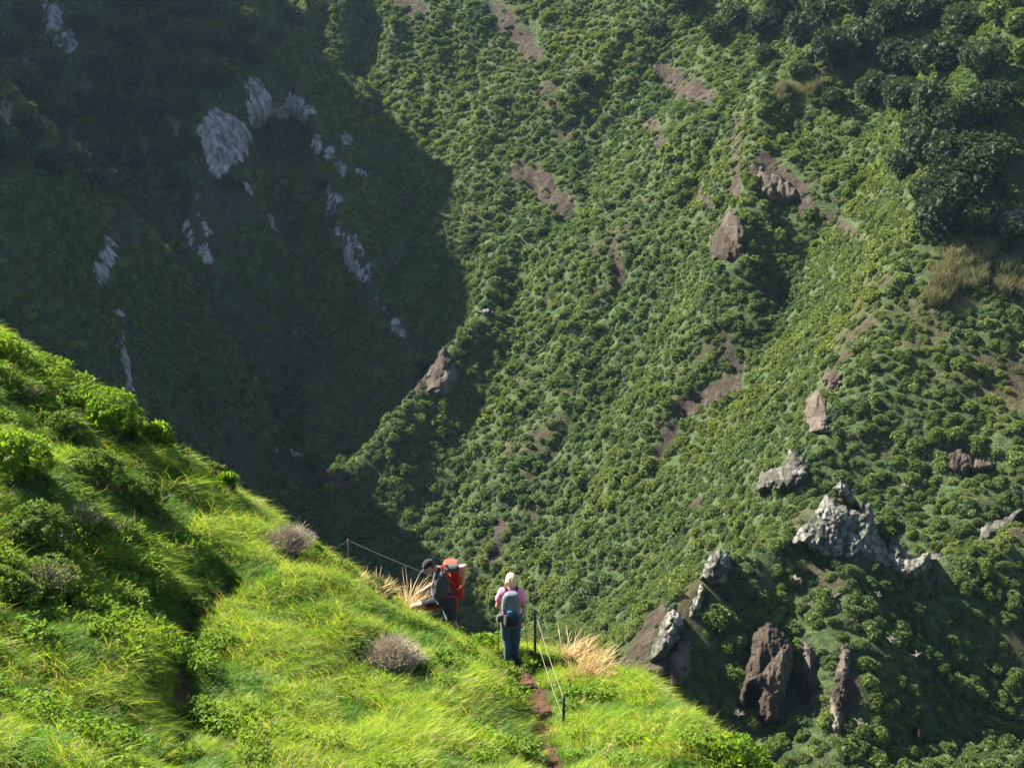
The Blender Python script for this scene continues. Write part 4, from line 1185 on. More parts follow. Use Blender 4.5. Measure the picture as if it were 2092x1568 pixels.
k = (dp1 > 0.19 + 0.18 * sstep(path_w[5][1] - .6, path_w[5][1] + .2, P[:, 1]) + 0.08 * noise(P[:, 0] * 3, P[:, 1] * 3, 0, 3)) & (dp2 > 0.11)
for bx, by, R, kd, lab, cat in SHRUBS:
    q = near.hit(bx, by, 10, 34, 0.03)
    k &= np.hypot(P[:, 0] - q[0], P[:, 1] - q[1]) > R * (0.75 if kd != 'open' else 0.25)
P, px, py, N = P[k], px[k], py[k], N[k]; s_ = s_[k]; dp = np.minimum(dp1[k], dp2[k])
g1 = 0.5 + 0.5 * fbm(P[:, 0] / 1.6, P[:, 1] / 1.6, 0, 211, 3); g2 = 0.5 + 0.5 * fbm(P[:, 0] / 0.7, P[:, 1] / 0.7, 0, 213, 2)
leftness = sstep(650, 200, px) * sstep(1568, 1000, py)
n = len(P)
u = r.uniform(0, 1, n)
idx = np.where(g1 > 0.52, r.integers(0, 3, n), r.integers(1, 4, n))
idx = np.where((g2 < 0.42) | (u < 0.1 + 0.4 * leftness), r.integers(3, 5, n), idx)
idx = np.where((g2 > 0.62) & (u > 0.6), 5, idx)
sc = (0.58 + 0.36 * g2) * r.uniform(0.8, 1.2, n) * np.where(dp < 0.6, 0.75, 1.0)
flow = -0.55 + 0.5 * fbm(P[:, 0] / 2.5, P[:, 1] / 2.5, 0, 215, 2) * 3 + r.normal(0, 0.45, n)
rot = tilt_euler(N, flow, 0.5)
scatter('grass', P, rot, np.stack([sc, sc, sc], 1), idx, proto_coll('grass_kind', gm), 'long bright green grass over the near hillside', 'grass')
P, px, py, s_, N, r = sample_near(5200, 83)
dp1 = line_dist(P[:, 0], P[:, 1], path_w); dp2 = line_dist(P[:, 0], P[:, 1], path2_w)
g1 = 0.5 + 0.5 * fbm(P[:, 0] / 1.2, P[:, 1] / 1.2, 0, 217, 3)
left = np.clip(sstep(700, 250, px) + np.exp(-(dp2 / .7) ** 2), 0, 1)
k = (dp1 > .26) & (dp2 > .15) & (r.uniform(0, 1, len(P)) < (0.03 + 0.6 * left) * sstep(.4, .65, g1) + 0.12 * np.exp(-((dp1 - .6) / .4) ** 2))
P, N = P[k], N[k]; n = len(P); sc = r.uniform(.7, 1.3, n)
scatter('leafy_ground_cover', P, tilt_euler(N, r.uniform(0, 6.28, n), 0.6), np.stack([sc, sc, sc], 1), r.integers(0, 4, n),
        proto_coll('weed_kind', wm), 'low leafy weeds growing through the grass', 'weeds')

# ------------------------------------------------------------------ shrubs and tussocks of the near slope
def near_pt(px, py):
    p = near.hit(px, py, 10, 34, 0.03)
    while proj(p)[2] > 26.9:
        py += 4
        p = near.hit(px, py, 10, 34, 0.03)
    return p
def rosette_shrub(name, R, seed, n_ros, leaf, mats, lobes=None, per=16, core=.0, ros=.1, stems=10, up=0.1, wl=.28):
    r = np.random.default_rng(seed)
    lobes = lobes or [(0, 0, .45, .55, .85), (.35, .1, .38, .4, .85), (-.35, -.15, .36, .42, .85), (.05, -.35, .3, .38, .8), (-.1, .32, .4, .4, .8)]
    lobes = [(a * R, b * R, c_ * R, d * R, e) for a, b, c_, d, e in lobes]
    fol = puff_mesh('foliage', lobes, n_ros, per, ros, leaf, [mats[0]], seed, up=up, core=core, wl=wl)
    A_ = Acc()
    branches(A_, np.zeros(3), R * .8, R * .85, stems, r, 0.012 + .012 * R, sub=3, a=.3)
    st = A_.mesh('stems', [mats[1]])
    return fol, st

for i, (bx, by, R, kd, lab, cat) in enumerate(SHRUBS):
    p = near_pt(bx, by)
    r = np.random.default_rng(600 + i)
    nm = {'ros': 'rosette_shrub', 'open': 'rosette_shrub', 'brush': 'leafy_bush', 'dry': 'dry_topped_bush', 'twig': 'twiggy_bush'}[kd]
    t = empty(nm, p); t.rotation_euler = (0, 0, r.uniform(0, 6.28)); tag(t, lab, cat)
    if kd == 'ros':
        f_, s_m = rosette_shrub(nm, R, 610 + i, int(230 * (R / .5) ** 2) + 40, .085, [euph_m, bark], core=.55, ros=.09)
    elif kd == 'open':
        lb = [(0, 0, .75, .42, .8), (.5, .1, .55, .3, .8), (-.5, 0, .6, .3, .8), (.1, -.4, .9, .22, .8)]
        f_, s_m = rosette_shrub(nm, R, 610 + i, int(150 * (R / .36) ** 2) + 14, .085, [euph_m, bark], lobes=lb, ros=.09, per=18)
    elif kd == 'brush':
        f_, s_m = rosette_shrub(nm, R, 610 + i, int(650 * (R / .5) ** 2) + 60, .055, [brush_m, bark], core=.5, ros=.06, per=10, wl=.4)
    elif kd == 'dry':
        f_, s_m = rosette_shrub(nm, R, 610 + i, int(330 * (R / .5) ** 2) + 60, .05, [brush_m, twig_m], core=.3, ros=.06, per=9, stems=70, wl=.35)
    else:
        A_ = Acc()
        branches(A_, np.zeros(3), R, R * 1.15, 300, r, .0075, sub=6, a=.5, sides=3, spread=1.0); branches(A_, np.array([R * .45, .1, 0]), R * .6, R * .8, 90, r, .0075, sub=5, a=.8, sides=3); branches(A_, np.zeros(3), R * 1.1, R * 1.35, 30, r, .006, sub=4, a=.9, sides=3)
        A2 = Acc()
        nn = 900; D = rand_dirs(nn, r, .15); C_ = D * R * r.uniform(.6, 1.0, nn)[:, None] * np.array([1, 1, 1.05]) + [0, 0, .03]
        V, Q = leaves(C_, rand_dirs(nn, r), .03, .008, .1, r); A2.add(V, Q, np.repeat(r.uniform(.3, 1, nn), 4))
        s_m = A_.mesh('stems', [twig_m]); f_ = A2.mesh('seed_heads', [twig_m])
    link('stems' , s_m, t); link('seed_heads' if kd == 'twig' else 'foliage', f_, t)

def tussock(px, py, R, H, seed, lab, n_=260, lean=.35, rz=-0.4, Z=None):
    r = np.random.default_rng(seed); p = near_pt(px, py) if Z is None else at(px, py, Z)
    if Z is not None: p[2] = near(p[0], p[1])
    t = empty('dry_grass_tussock', p); t.rotation_euler = (0, 0, rz); tag(t, lab, 'dry grass')
    A_ = Acc(); V, Q, v = blades(n_, R * .5, H * .7, .0065, lean, r, .9, spread=.38, vmean=.55); A_.add(V, Q, v)
    link('leaf_blades', A_.mesh('leaf_blades', [straw_m]), t)
    A_ = Acc(); V, Q, v = blades(int(n_ * .45), R * .45, H, .0085, lean, r, .8, spread=.3, vmean=.75, plume=1.0); A_.add(V, Q, v)
    link('seed_plumes', A_.mesh('seed_plumes', [straw_m]), t)
tussock(832, 1262, .34, 1.0, 701, 'tall golden dry grass in front of the stooping hiker', 330, .12, .3, 26.3)
tussock(768, 1222, .34, .52, 702, 'dry golden grass between the left fence post and the stooping hiker', 170, .3, .3)
tussock(735, 1205, .25, .42, 705, 'thin dry grass right beside the left fence post', 90, .3, .3)
tussock(1158, 1358, .34, .68, 703, 'upper golden dry grass clump right of the middle post', 300, .3, -.1)
tussock(1192, 1395, .45, .75, 704, 'lower and wider golden dry grass clump right of the path', 420, .4, -.1)
tussock(1225, 1400, .25, .42, 706, 'small dry grass clump at the far right of the golden ones', 110, .4, -.1)
# dead flower stalk on the skyline
p = near_pt(528, 1075); t = empty('dead_flower_stalk', p); tag(t, 'dead branching flower stalk against the dark gorge', 'plant')
A_ = Acc(); r = np.random.default_rng(720)
V, Q = tube_np([(0, 0, -.05), (.01, 0, .2), (0.03, 0, .38)], [.007, .006, .004], 5); A_.add(V, Q)
for j in range(9):
    a = j * .75; e = np.array([.03 + .11 * math.cos(a) * r.uniform(.6, 1), .11 * math.sin(a), .46 + .05 * r.normal()])
    V, Q = tube_np([(.02 + .01 * r.normal(), 0, .24 + .014 * j), (e * .6 + np.array([0, 0, .12])), e], [.004, .003, .002], 4); A_.add(V, Q)
link('stem', A_.mesh('stem', [twig_m]), t)
A_ = Acc(); nn = 60; C_ = np.repeat(np.stack([np.array([.03 + .1 * math.cos(a), .1 * math.sin(a), .47]) for a in np.arange(10) * .63]), 6, 0) + r.normal(0, .012, (60, 3))
V, Q = leaves(C_, rand_dirs(nn, r), .022, .012, 0, r); A_.add(V, Q, .4); link('seed_heads', A_.mesh('seed_heads', [twig_m]), t)


# ------------------------------------------------------------------ other plants of the far slopes
reed_m = leaf_mat('reed', [(0.07, 0.085, 0.04), (0.13, 0.135, 0.07), (0.20, 0.19, 0.11)], 0.3, (1.2, 1.1, 0.7), 0.7, 0.1)
rm = []
for i in range(3):
    r = np.random.default_rng(540 + i); A_ = Acc(); V, Q, v = blades(120, .9, 1.7, .06, .15, r, .6, spread=.16); A_.add(V, Q, v)
    rm.append(A_.mesh('reed_clump', [reed_m]))
def reeds(name, poly, n, sc, label, seed):
    P, N, ar, aw, r = sample_far(400000, seed)
    px, py, Z = proj(P)
    k = visible(P) & (poly_sdf(px, py, poly) + 12 * noise(px / 25, py / 25, 0, seed) > 0)
    P, N = P[k][:n], N[k][:n]; m_ = len(P); q = r.uniform(.7, 1.2, m_) * sc
    return scatter(name, P, tilt_euler(N, r.uniform(0, 6.28, m_), .2), np.stack([q, q, q], 1), r.integers(0, 3, m_), proto_coll(name + '_kind', rm), label, 'reeds')
reeds('reeds', [(1910, 560), (1960, 495), (2030, 510), (2120, 570), (2120, 640), (2040, 600), (1990, 585), (1920, 615), (1895, 640)], 75, 1.1, 'pale dry reeds on the right slope under the dark trees', 73)
reeds('reeds', [(1570, 205), (1590, 170), (1640, 160), (1680, 185), (1640, 205), (1600, 225)], 35, 1.0, 'small patch of pale reeds above the brown rib', 74)
gm_ = puff_mesh('foliage', random_lobes(np.random.default_rng(8), 5), 200, 12, .12, .12, [twig_grey], 360)
p = far.hit(2072, 475, 100, 400, .5); t = empty('grey_bush', p); t.scale = (3.4, 3.4, 3.4); link('foliage', gm_, t); tag(t, 'pale silvery grey bush at the right edge among dark trees', 'bush')
crown_lit = [puff_mesh('crown', tree_lobes(np.random.default_rng(250 + i)), 600, 12, 0.08, 0.10, [leaf_lit], 370 + i, up=-0.35, core=0.55, wl=0.6) for i in range(2)]
for i, (tx, ty, R_) in enumerate([(2040, 35, 3.4), (2085, 60, 3.6), (2075, 10, 3.0), (2090, 110, 2.6), (2010, 5, 2.6)]):
    p = far.hit(tx, ty + 14, 100, 460, .5); t = empty('tree', p); t.scale = (R_, R_, R_)
    link('trunk', trunk_meshes[i % 2], t); link('crown', crown_lit[i % 2], t); tag(t, 'bright green tree in the top right corner', 'tree', 'bright trees in the top right corner')
def dead_branch(px, py, L, seed, lab, nm='dead_branch', hgt=.5):
    r = np.random.default_rng(seed); p = far.hit(px, py, 95, 330, .4) + np.array([0, -.9, .8])
    A_ = Acc(); branches(A_, np.zeros(3), L * .6, L * hgt, 7, r, .05 * L ** .5, sub=5, a=.8, sides=4)
    o = link(nm, A_.mesh(nm, [twig_grey]), None, p); tag(o, lab, 'dead branch' if nm == 'dead_branch' else 'bare tree', 'bleached branches on the near spur' if nm == 'dead_branch' else 'bare trees at upper left')
for i, (px, py) in enumerate([(1620, 1195), (1815, 1320), (1790, 1228), (1865, 1352), (1640, 1335), (1750, 1490), (1840, 1010), (1650, 1130), (1700, 1230), (1505, 1470)]):
    dead_branch(px, py, 1.1, 730 + i, 'bleached dead branches among the shrubs of the near spur')
for i, (px, py) in enumerate([(240, 330), (150, 300), (60, 160), (365, 290), (300, 330), (180, 210), (22, 265)]):
    dead_branch(px, py, 3.4, 750 + i, 'pale bare tree in the shaded gully at upper left', 'bare_tree', 1.2)

# ------------------------------------------------------------------ bodies: overlapping volumes fused into one continuous skin
class Blob:
    def __init__(s): s.V, s.Q, s.n = [], [], 0
    def _add(s, V, Q): s.V.append(V); s.Q.append(Q + s.n); s.n += len(V)
    def cap(s, p0, p1, r0, r1, k=14):
        p0, p1 = np.array(p0, float), np.array(p1, float); d = p1 - p0; L = np.linalg.norm(d) + 1e-9; d = d / L
        U, W_ = frames(d[None]); U, W_ = U[0], W_[0]
        rings = [(-r0 * math.cos(t), r0 * math.sin(t)) for t in np.linspace(0.12, math.pi / 2, 5)] + [(L + r1 * math.sin(t), r1 * math.cos(t)) for t in np.linspace(0, math.pi / 2 - .12, 5)]
        a = np.linspace(0, 2 * np.pi, k, endpoint=False)
        V = np.concatenate([p0 + d * h + rr * (U * np.cos(a)[:, None] + W_ * np.sin(a)[:, None]) for h, rr in rings])
        s._rings(V, len(rings), k); return s
    def _rings(s, V, m, k):
        I = np.arange(m * k).reshape(m, k)
        Q = np.stack([I[:-1], np.roll(I[:-1], -1, 1), np.roll(I[1:], -1, 1), I[1:]], -1).reshape(-1, 4)
        c0, c1 = V[:k].mean(0), V[-k:].mean(0); n = len(V); V = np.concatenate([V, [c0, c1]])
        f0 = np.array([(n, I[0, (j + 1) % k], I[0, j], n) for j in range(k)]); f1 = np.array([(n + 1, I[-1, j], I[-1, (j + 1) % k], n + 1) for j in range(k)])
        s.tri = getattr(s, 'tri', []); s.tri.append(np.concatenate([f0[:, :3], f1[:, :3]]) + s.n)
        s._add(V, Q)
    def ell(s, c, rad, R=None, p=2.0, nu=20, nv=14):
        th = np.linspace(0, 2 * np.pi, nu, endpoint=False); ph = np.linspace(.08, np.pi - .08, nv)
        Pp, T = np.meshgrid(ph, th, indexing='ij')
        D = np.stack([np.sin(Pp) * np.cos(T), np.sin(Pp) * np.sin(T), np.cos(Pp)], -1).reshape(-1, 3)
        D /= ((np.abs(D) ** p).sum(1) ** (1 / p))[:, None]
        V = D * np.array(rad)
        if R is not None: V = V @ np.array(R).T
        s._rings(V + np.array(c), nv, nu); return s
    def mesh(s, name, mat, voxel=0.008, smooth=3, noise_amp=0.0, noise_sc=10):
        me = mesh_np('tmp', np.concatenate(s.V), [np.concatenate(s.Q), np.concatenate(s.tri)])
        o = link('tmp', me)
        m = o.modifiers.new('r', 'REMESH'); m.mode = 'VOXEL'; m.voxel_size = voxel
        m = o.modifiers.new('s', 'SMOOTH'); m.factor = 0.5; m.iterations = smooth
        bpy.context.view_layer.update()
        dg = bpy.context.evaluated_depsgraph_get()
        out = bpy.data.meshes.new_from_object(o.evaluated_get(dg))
        bpy.data.objects.remove(o); bpy.data.meshes.remove(me)
        out.name = name; out.materials.clear(); out.materials.append(mat)
        n = len(out.vertices); co = np.empty(n * 3, np.float32); out.vertices.foreach_get('co', co); co = co.reshape(-1, 3)
        if noise_amp:
            no = np.empty(n * 3, np.float32); out.vertices.foreach_get('normal', no); no = no.reshape(-1, 3)
            co = co + no * (noise_amp * fbm(co[:, 0] * noise_sc, co[:, 1] * noise_sc, co[:, 2] * noise_sc * .6, 5, 3))[:, None]
            out.vertices.foreach_set('co', co.astype(np.float32).ravel())
        out.polygons.foreach_set('use_smooth', np.ones(len(out.polygons), bool)); out.update()
        return out

skin = simple_mat('skin', (0.36, 0.19, 0.13), (0.43, 0.24, 0.165), 14, .55, .35, .1, .002)
def cloth(name, c, var=.85, rough=.85, sheen=.2):
    return simple_mat(name, tuple(v * var for v in c), tuple(v * 1.12 for v in c), 22, rough, .15, .35, .006, sheen)
m_shirt = cloth('charcoal_cloth', (.035, .042, .048)); m_short = cloth('navy_cloth', (.018, .022, .032)); m_red = cloth('red_nylon', (.27, .007, .007), rough=.6)
m_orange = cloth('orange_nylon', (.46, .035, .012), rough=.6); m_black = cloth('black_cloth', (.012, .012, .014)); m_pink = cloth('pink_cloth', (.68, .20, .33))
m_jean = cloth('denim', (.028, .055, .095)); m_grey = cloth('grey_nylon', (.095, .11, .135), rough=.6); m_blue = cloth('blue_nylon', (.02, .13, .32), rough=.6)
m_boot = cloth('boot_leather', (.035, .025, .02)); m_hair = simple_mat('blond_hair', (.38, .24, .11), (.68, .50, .28), 60, .5, .4, .8, .006)
m_hair2 = simple_mat('brown_hair', (.05, .035, .025), (.09, .06, .04), 60, .6, .3, .6, .004)
m_eye = simple_mat('eye', (.7, .7, .68), (.75, .75, .73), 5, .2, .5); m_lip = simple_mat('lip', (.35, .12, .10), (.4, .15, .12), 20, .5)
m_pole = simple_mat('pole_metal', (.03, .03, .032), (.06, .06, .065), 30, .4, .5)

def hand(B, w, d, n, s=1.0, curl=0.5, side=1):
    """palm and five fingers: w wrist, d direction of the palm, n back-of-hand normal"""
    w, d, n = [np.array(v, float) for v in (w, d, n)]
    d /= np.linalg.norm(d); n = n - d * (n @ d); n /= np.linalg.norm(n); x = np.cross(d, n) * side
    c = w + d * .045 * s
    R_ = np.stack([x, n, d], 1); B.ell(c, (.040 * s, .016 * s, .050 * s), R_)
    for i, (off, ln) in enumerate(((-.030, .068), (-.010, .078), (.010, .073), (.029, .058))):
        b = w + d * .082 * s + x * off * s; c1 = curl * (0.8 + .12 * i)
        q = b; a_ = 0.0
        for k in range(3):
            a_ += c1 * .75
            q2 = q + (d * math.cos(a_) - n * math.sin(a_)) * ln * s * (.42, .33, .25)[k]; B.cap(q, q2, .0095 * s, .0085 * s, 8); q = q2
    b = w + d * .025 * s - x * .034 * s; q = b + (d * .55 - x * .75 - n * .35) * .040 * s; B.cap(b, q, .012 * s, .0105 * s, 8)
    B.cap(q, q + (d * .8 - x * .2 - n * .5) * .032 * s, .0105 * s, .009 * s, 8)

# ---- standing hiker, seen from behind
wp = near_pt(1044, 1360)
wx0, wy0 = float(wp[0]), float(wp[1]); wz0 = float(near(wx0, wy0)) + 0.02
def person_root(p, label):
    t = empty('person', p); tag(t, label, 'person'); return t
W = person_root((wx0, wy0, wz0), 'hiker with short blond hair, pink shirt and jeans, standing on the path with back turned')
def sub(p, q): return tuple(a - b for a, b in zip(p, q))
hipL, hipR, knL, knR, anL, anR = (-.085, 0, .86), (.085, 0, .86), (-.085, .03, .46), (.08, .06, .46), (-.06, 0, .09), (.065, .05, .09)
shL, shR, elL, elR, wrL, wrR = (-.165, 0, 1.325), (.165, 0, 1.325), (-.225, .0, 1.06), (.225, .0, 1.06), (-.20, .22, 1.03), (.20, .22, 1.03)
B = Blob()
B.cap((-.05, 0, .93), (.05, 0, .93), .125, .125).cap((0, 0, .95), (0, .0, 1.22), .12, .125).cap((-.09, 0, 1.28), (.09, 0, 1.28), .085, .085).cap((0, 0, 1.3), (0, .015, 1.45), .06, .048)
for h_, k_, a_ in ((hipL, knL, anL), (hipR, knR, anR)):
    B.cap(h_, k_, .085, .055).cap(k_, (a_[0], a_[1] - .01, .32), .055, .05).cap((a_[0], a_[1] - .01, .32), a_, .05, .034).cap(a_, (a_[0], a_[1] + .13, .03), .035, .028)
for s_, e_, w_, sg in ((shL, elL, wrL, 1), (shR, elR, wrR, -1)):
    B.cap(s_, e_, .050, .040).cap(e_, w_, .040, .027)
    hand(B, w_, (-.1 * w_[0], 1, -.15), (sg * -.9, 0, .4), .92, 1.15, sg)
B.ell((0, .03, 1.505), (.074, .092, .108)).ell((0, .12, 1.495), (.014, .018, .02)).ell((0, .075, 1.43), (.045, .045, .035))
for q in (-1, 1): B.ell((q * .078, .02, 1.50), (.012, .022, .032))
link('body', B.mesh('body', skin, .006, 3), W)
B = Blob()
B.cap((-.055, 0, .96), (.055, 0, .96), .135, .135).cap((-.03, 0, 1.05), (-.03, 0, 1.24), .125, .135).cap((.03, 0, 1.05), (.03, 0, 1.24), .125, .135).cap((-.12, 0, 1.30), (.12, 0, 1.30), .088, .088)
B.cap((0, 0, 1.33), (0, 0, 1.385), .085, .062)
for q in (-1, 1): B.cap((q * .15, 0, 1.325), (q * .20, 0, 1.19), .066, .066)
link('shirt', B.mesh('shirt', m_pink, .009, 2, .008, 9), W)
B = Blob()
B.cap((-.06, -.01, .90), (.06, -.01, .90), .142, .142)
for h_, k_, a_ in ((hipL, knL, anL), (hipR, knR, anR)):
    B.cap(h_, k_, .104, .078).cap(k_, (a_[0], a_[1] - .01, .3), .078, .070).cap((a_[0], a_[1] - .01, .3), (a_[0], a_[1], .12), .070, .066)
link('trousers', B.mesh('trousers', m_jean, .009, 2, .014, 8), W)
for a_ in (anL, anR):
    B = Blob(); B.cap((a_[0], a_[1], .13), (a_[0], a_[1], .06), .05, .05).cap((a_[0], a_[1] - .03, .04), (a_[0], a_[1] + .15, .035), .045, .04)
    bt = link('boot', B.mesh('boot', m_boot, .008, 2), W)
    B = Blob(); B.ell((a_[0], a_[1] + .06, .008), (.048, .135, .014), None, 4); link('sole', B.mesh('sole', m_black, .007, 1), bt)
B = Blob(); B.ell((0, 0.0, 1.525), (.092, .098, .100)).ell((0, -.025, 1.49), (.078, .070, .075)).ell((0, .05, 1.575), (.075, .07, .055))
r = np.random.default_rng(5)
for i in range(60):
    d_ = rand_dirs(1, r, -.05)[0]; q0 = np.array([0, -.01, 1.52]) + d_ * np.array([.085, .088, .095]); 
    if q0[1] > .07 and q0[2] < 1.56: continue
    B.cap(q0, q0 + np.array([d_[0] * .02, d_[1] * .02, -.035 - .02 * r.uniform()]), .014, .005, 6)
link('hair', B.mesh('hair', m_hair, .006, 1, .006, 45), W)
for q in (-1, 1): B = Blob(); B.ell((q * .028, .112, 1.51), (.011, .008, .007)); link('eye', B.mesh('eye', m_eye, .003, 1), W)
B = Blob(); B.ell((0, .115, 1.455), (.022, .008, .006)); link('mouth', B.mesh('mouth', m_lip, .003, 1), W)
# her backpack
K = empty('backpack', (wx0, wy0, wz0)); tag(K, 'grey and black hiking backpack worn by the blond hiker', 'backpack')
B = Blob(); B.ell((0, -.225, 1.17), (.155, .105, .215), None, 2.9).ell((.005, -.235, 1.33), (.120, .10, .075), None, 2.4); link('main_bag', B.mesh('main_bag', m_grey, .009, 2, .010, 12), K)
B = Blob(); B.ell((.01, -.265, .93), (.135, .115, .145), None, 3); link('lower_pocket', B.mesh('lower_pocket', m_black, .009, 2, .01, 12), K)
B = Blob(); B.ell((-.015, -.37, 1.085), (.052, .022, .035), None, 2.6); link('blue_pouch', B.mesh('blue_pouch', m_blue, .006, 2, .004, 20), K)
B = Blob(); B.ell((.045, -.36, 1.02), (.055, .025, .075), None, 3); link('mesh_pocket', B.mesh('mesh_pocket', cloth('dark_blue_mesh', (.02, .03, .06)), .006, 2, .004, 20), K)
B = Blob(); B.ell((-.185, -.13, .90), (.055, .07, .065), None, 2.4); link('side_pouch', B.mesh('side_pouch', cloth('dark_grey_mesh', (.05, .05, .045)), .007, 2, .012, 24), K)
B = Blob(); 
for a0 in range(12):
    t0, t1 = a0 * .524, (a0 + 1) * .524
    B.cap((.165 * math.cos(t0), .01 + .145 * math.sin(t0), .97), (.165 * math.cos(t1), .01 + .145 * math.sin(t1), .97), .022, .022, 8)
link('hip_belt', B.mesh('hip_belt', m_black, .008, 2), K)
for q in (-1, 1):
    B = Blob(); pts_ = [(q * .085, -.14, 1.36), (q * .095, -.07, 1.405), (q * .10, .02, 1.405), (q * .11, .09, 1.34), (q * .12, .13, 1.2), (q * .13, .12, 1.05)]
    for u_, v_ in zip(pts_[:-1], pts_[1:]): B.cap(u_, v_, .021, .021, 8)
    link('shoulder_strap', B.mesh('shoulder_strap', m_black, .007, 2), K)
def pole(p_top, p_tip, label):
    t = empty('trekking_pole', p_tip); tag(t, label, 'trekking pole', 'poles held by the standing hiker')
    v = np.array(p_top, float) - np.array(p_tip, float)
    V, Q = tube_np([v * 0, v * .55, v * .56, v * .9], [.006, .007, .009, .009], 8); link('shaft', mesh_np('shaft', V, [Q], [m_pole], smooth=True), t)
    B = Blob(); u_ = v / np.linalg.norm(v); B.cap(v - u_ * .09, v + u_ * .03, .015, .017, 10); link('grip', B.mesh('grip', m_black, .005, 2), t)
    B = Blob(); B.ell(u_ * .06, (.025, .025, .006)); link('basket', B.mesh('basket', m_black, .005, 1), t)
for hx, tx, ty_, lab in ((-.20, -.215, .42, 'left one of the two trekking poles held by the blond hiker'), (.20, .30, .40, 'right one of the two trekking poles held by the blond hiker')):
    gx_, gy_ = wx0 + tx, wy0 + ty_
    pole((wx0 + hx, wy0 + .31, wz0 + 1.04), (gx_, gy_, float(near(gx_, gy_))), lab)

# ---- stooping hiker in profile, walking uphill to the left behind the crest
YM = 23.25
def mj(px, py, dy=0.0): return aty(px, py, YM + dy)
def gz(x, y): return float(near(x, y))
m0 = mj(908, 1300); m0[2] = gz(m0[0], m0[1])
Mn_ = person_root(m0, 'hiker in black cap, dark shirt and shorts, stooping as he steps uphill in profile')
def L_(p): return np.asarray(p, float) - m0
def J(px, py, dy=0.0): return L_(mj(px, py, dy))
pel, bel, che, nek, hed = J(909, 1221), J(902, 1203), J(903, 1178), J(897, 1163), J(877, 1157)
sN, eN, wN = J(917, 1162, -.20), J(950, 1157, -.30), J(946, 1192, -.22)
sF, eF, wF = J(897, 1168, .20), J(887, 1192, .30), J(868, 1204, .20)
hN, hF, kF, kN = J(913, 1227, -.10), J(906, 1226, .10), J(845, 1239, .12), J(923, 1262, -.10)
aF = J(850, 1288, .14); aF[2] = gz(aF[0] + m0[0], aF[1] + m0[1]) - m0[2] + .08
aN = J(938, 1302, -.10); aN[2] = gz(aN[0] + m0[0], aN[1] + m0[1]) - m0[2] + .08
up_h = np.array([-.70, 0, .71]); fw_h = np.array([-.71, 0, -.70]); RH = np.stack([np.array([0, 1, 0]), fw_h, up_h], 1)   # x side, y forward, z up of the head
def hp(x, y, z): return hed + RH @ np.array([x, y, z])
B = Blob()
yv = np.array([0, 1.0, 0])
B.cap(pel - .06 * yv, pel + .06 * yv, .13, .13).cap(pel, bel, .13, .14).cap(bel, che, .14, .14).cap(che - .08 * yv, che + .08 * yv, .11, .11).cap(nek, hed, .065, .055).cap(che, nek, .1, .07)
for h_, k_, a_ in ((hN, kN, aN), (hF, kF, aF)):
    B.cap(h_, k_, .10, .063).cap(k_, k_ + (a_ - k_) * .35, .060, .062).cap(k_ + (a_ - k_) * .35, a_, .062, .04).cap(a_, a_ + np.array([-.15, 0, -.045]), .042, .032)
B.cap(sN, eN, .060, .046).cap(eN, eN + (wN - eN) * .35, .047, .045).cap(eN + (wN - eN) * .35, wN, .045, .030)
B.cap(sF, eF, .060, .046).cap(eF, wF, .046, .030)
hand(B, wN, J(934, 1209, -.18) - wN, (1, -.6, .1), 1.05, .35, 1)
hand(B, wF, J(856, 1208, .18) - wF, (0.1, .3, 1), 1.05, .25, -1)
B.ell(hp(0, 0, 0), (.078, .098, .115), RH).ell(hp(0, .055, -.075), (.050, .050, .040), RH).ell(hp(0, .108, -.015), (.013, .022, .024), RH)
for q in (-1, 1): B.ell(hp(q * .080, -.01, -.01), (.010, .020, .033), RH)
link('body', B.mesh('body', skin, .006, 3), Mn_)
B = Blob()
for s_ in (-1, 1):
    B.cap(pel + s_ * .075 * yv + np.array([-.02, 0, .03]), bel + s_ * .085 * yv + np.array([-.035, 0, 0]), .135, .150).cap(bel + s_ * .085 * yv + np.array([-.03, 0, 0]), che + s_ * .09 * yv, .150, .130)
    B.cap(che + s_ * .09 * yv, che + s_ * .13 * yv + np.array([.03, 0, .08]), .125, .085)
B.cap(che, nek, .12, .075).cap(sN + np.array([-.02, .03, 0]), sN + (eN - sN) * .52, .082, .073).cap(sF + np.array([0, -.03, 0]), sF + (eF - sF) * .5, .08, .072)
link('shirt', B.mesh('shirt', m_shirt, .009, 2, .020, 7), Mn_)
B = Blob()
B.cap(pel - .07 * yv, pel + .07 * yv, .155, .155)
B.cap(hN, hN + (kN - hN) * .95, .135, .105).cap(hF, hF + (kF - hF) * .58, .125, .100)
link('shorts', B.mesh('shorts', m_short, .009, 2, .018, 7), Mn_)
B = Blob(); q0 = hF + (kF - hF) * .15 + np.array([.02, -.05, -.055]); q1 = hF + (kF - hF) * .58 + np.array([0, -.015, -.025]); B.cap(q0, q1, .065, .088)
link('shorts_lining', B.mesh('shorts_lining', m_red, .009, 2, .008, 9), Mn_)
for a_ in (aN, aF):
    B = Blob(); B.cap(a_ + [0, 0, .06], a_ + [0, 0, -.02], .052, .055).cap(a_ + [.03, 0, -.035], a_ + [-.19, 0, -.045], .048, .042)
    bt = link('boot', B.mesh('boot', m_boot, .008, 2), Mn_)
    B = Blob(); B.ell(a_ + [-.075, 0, -.075], (.145, .05, .014), None, 4); link('sole', B.mesh('sole', m_black, .007, 1), bt)
B = Blob(); B.ell(hp(0, -.015, .045), (.088, .108, .092), RH).ell(hp(0, .14, .030), (.068, .075, .011), RH)
cp = link('cap', B.mesh('cap', m_black, .006, 2, .002, 20), Mn_)
B = Blob(); B.ell(hp(0, -.01, .138), (.010, .010, .006), RH); link('button', B.mesh('button', m_black, .003, 1), cp)
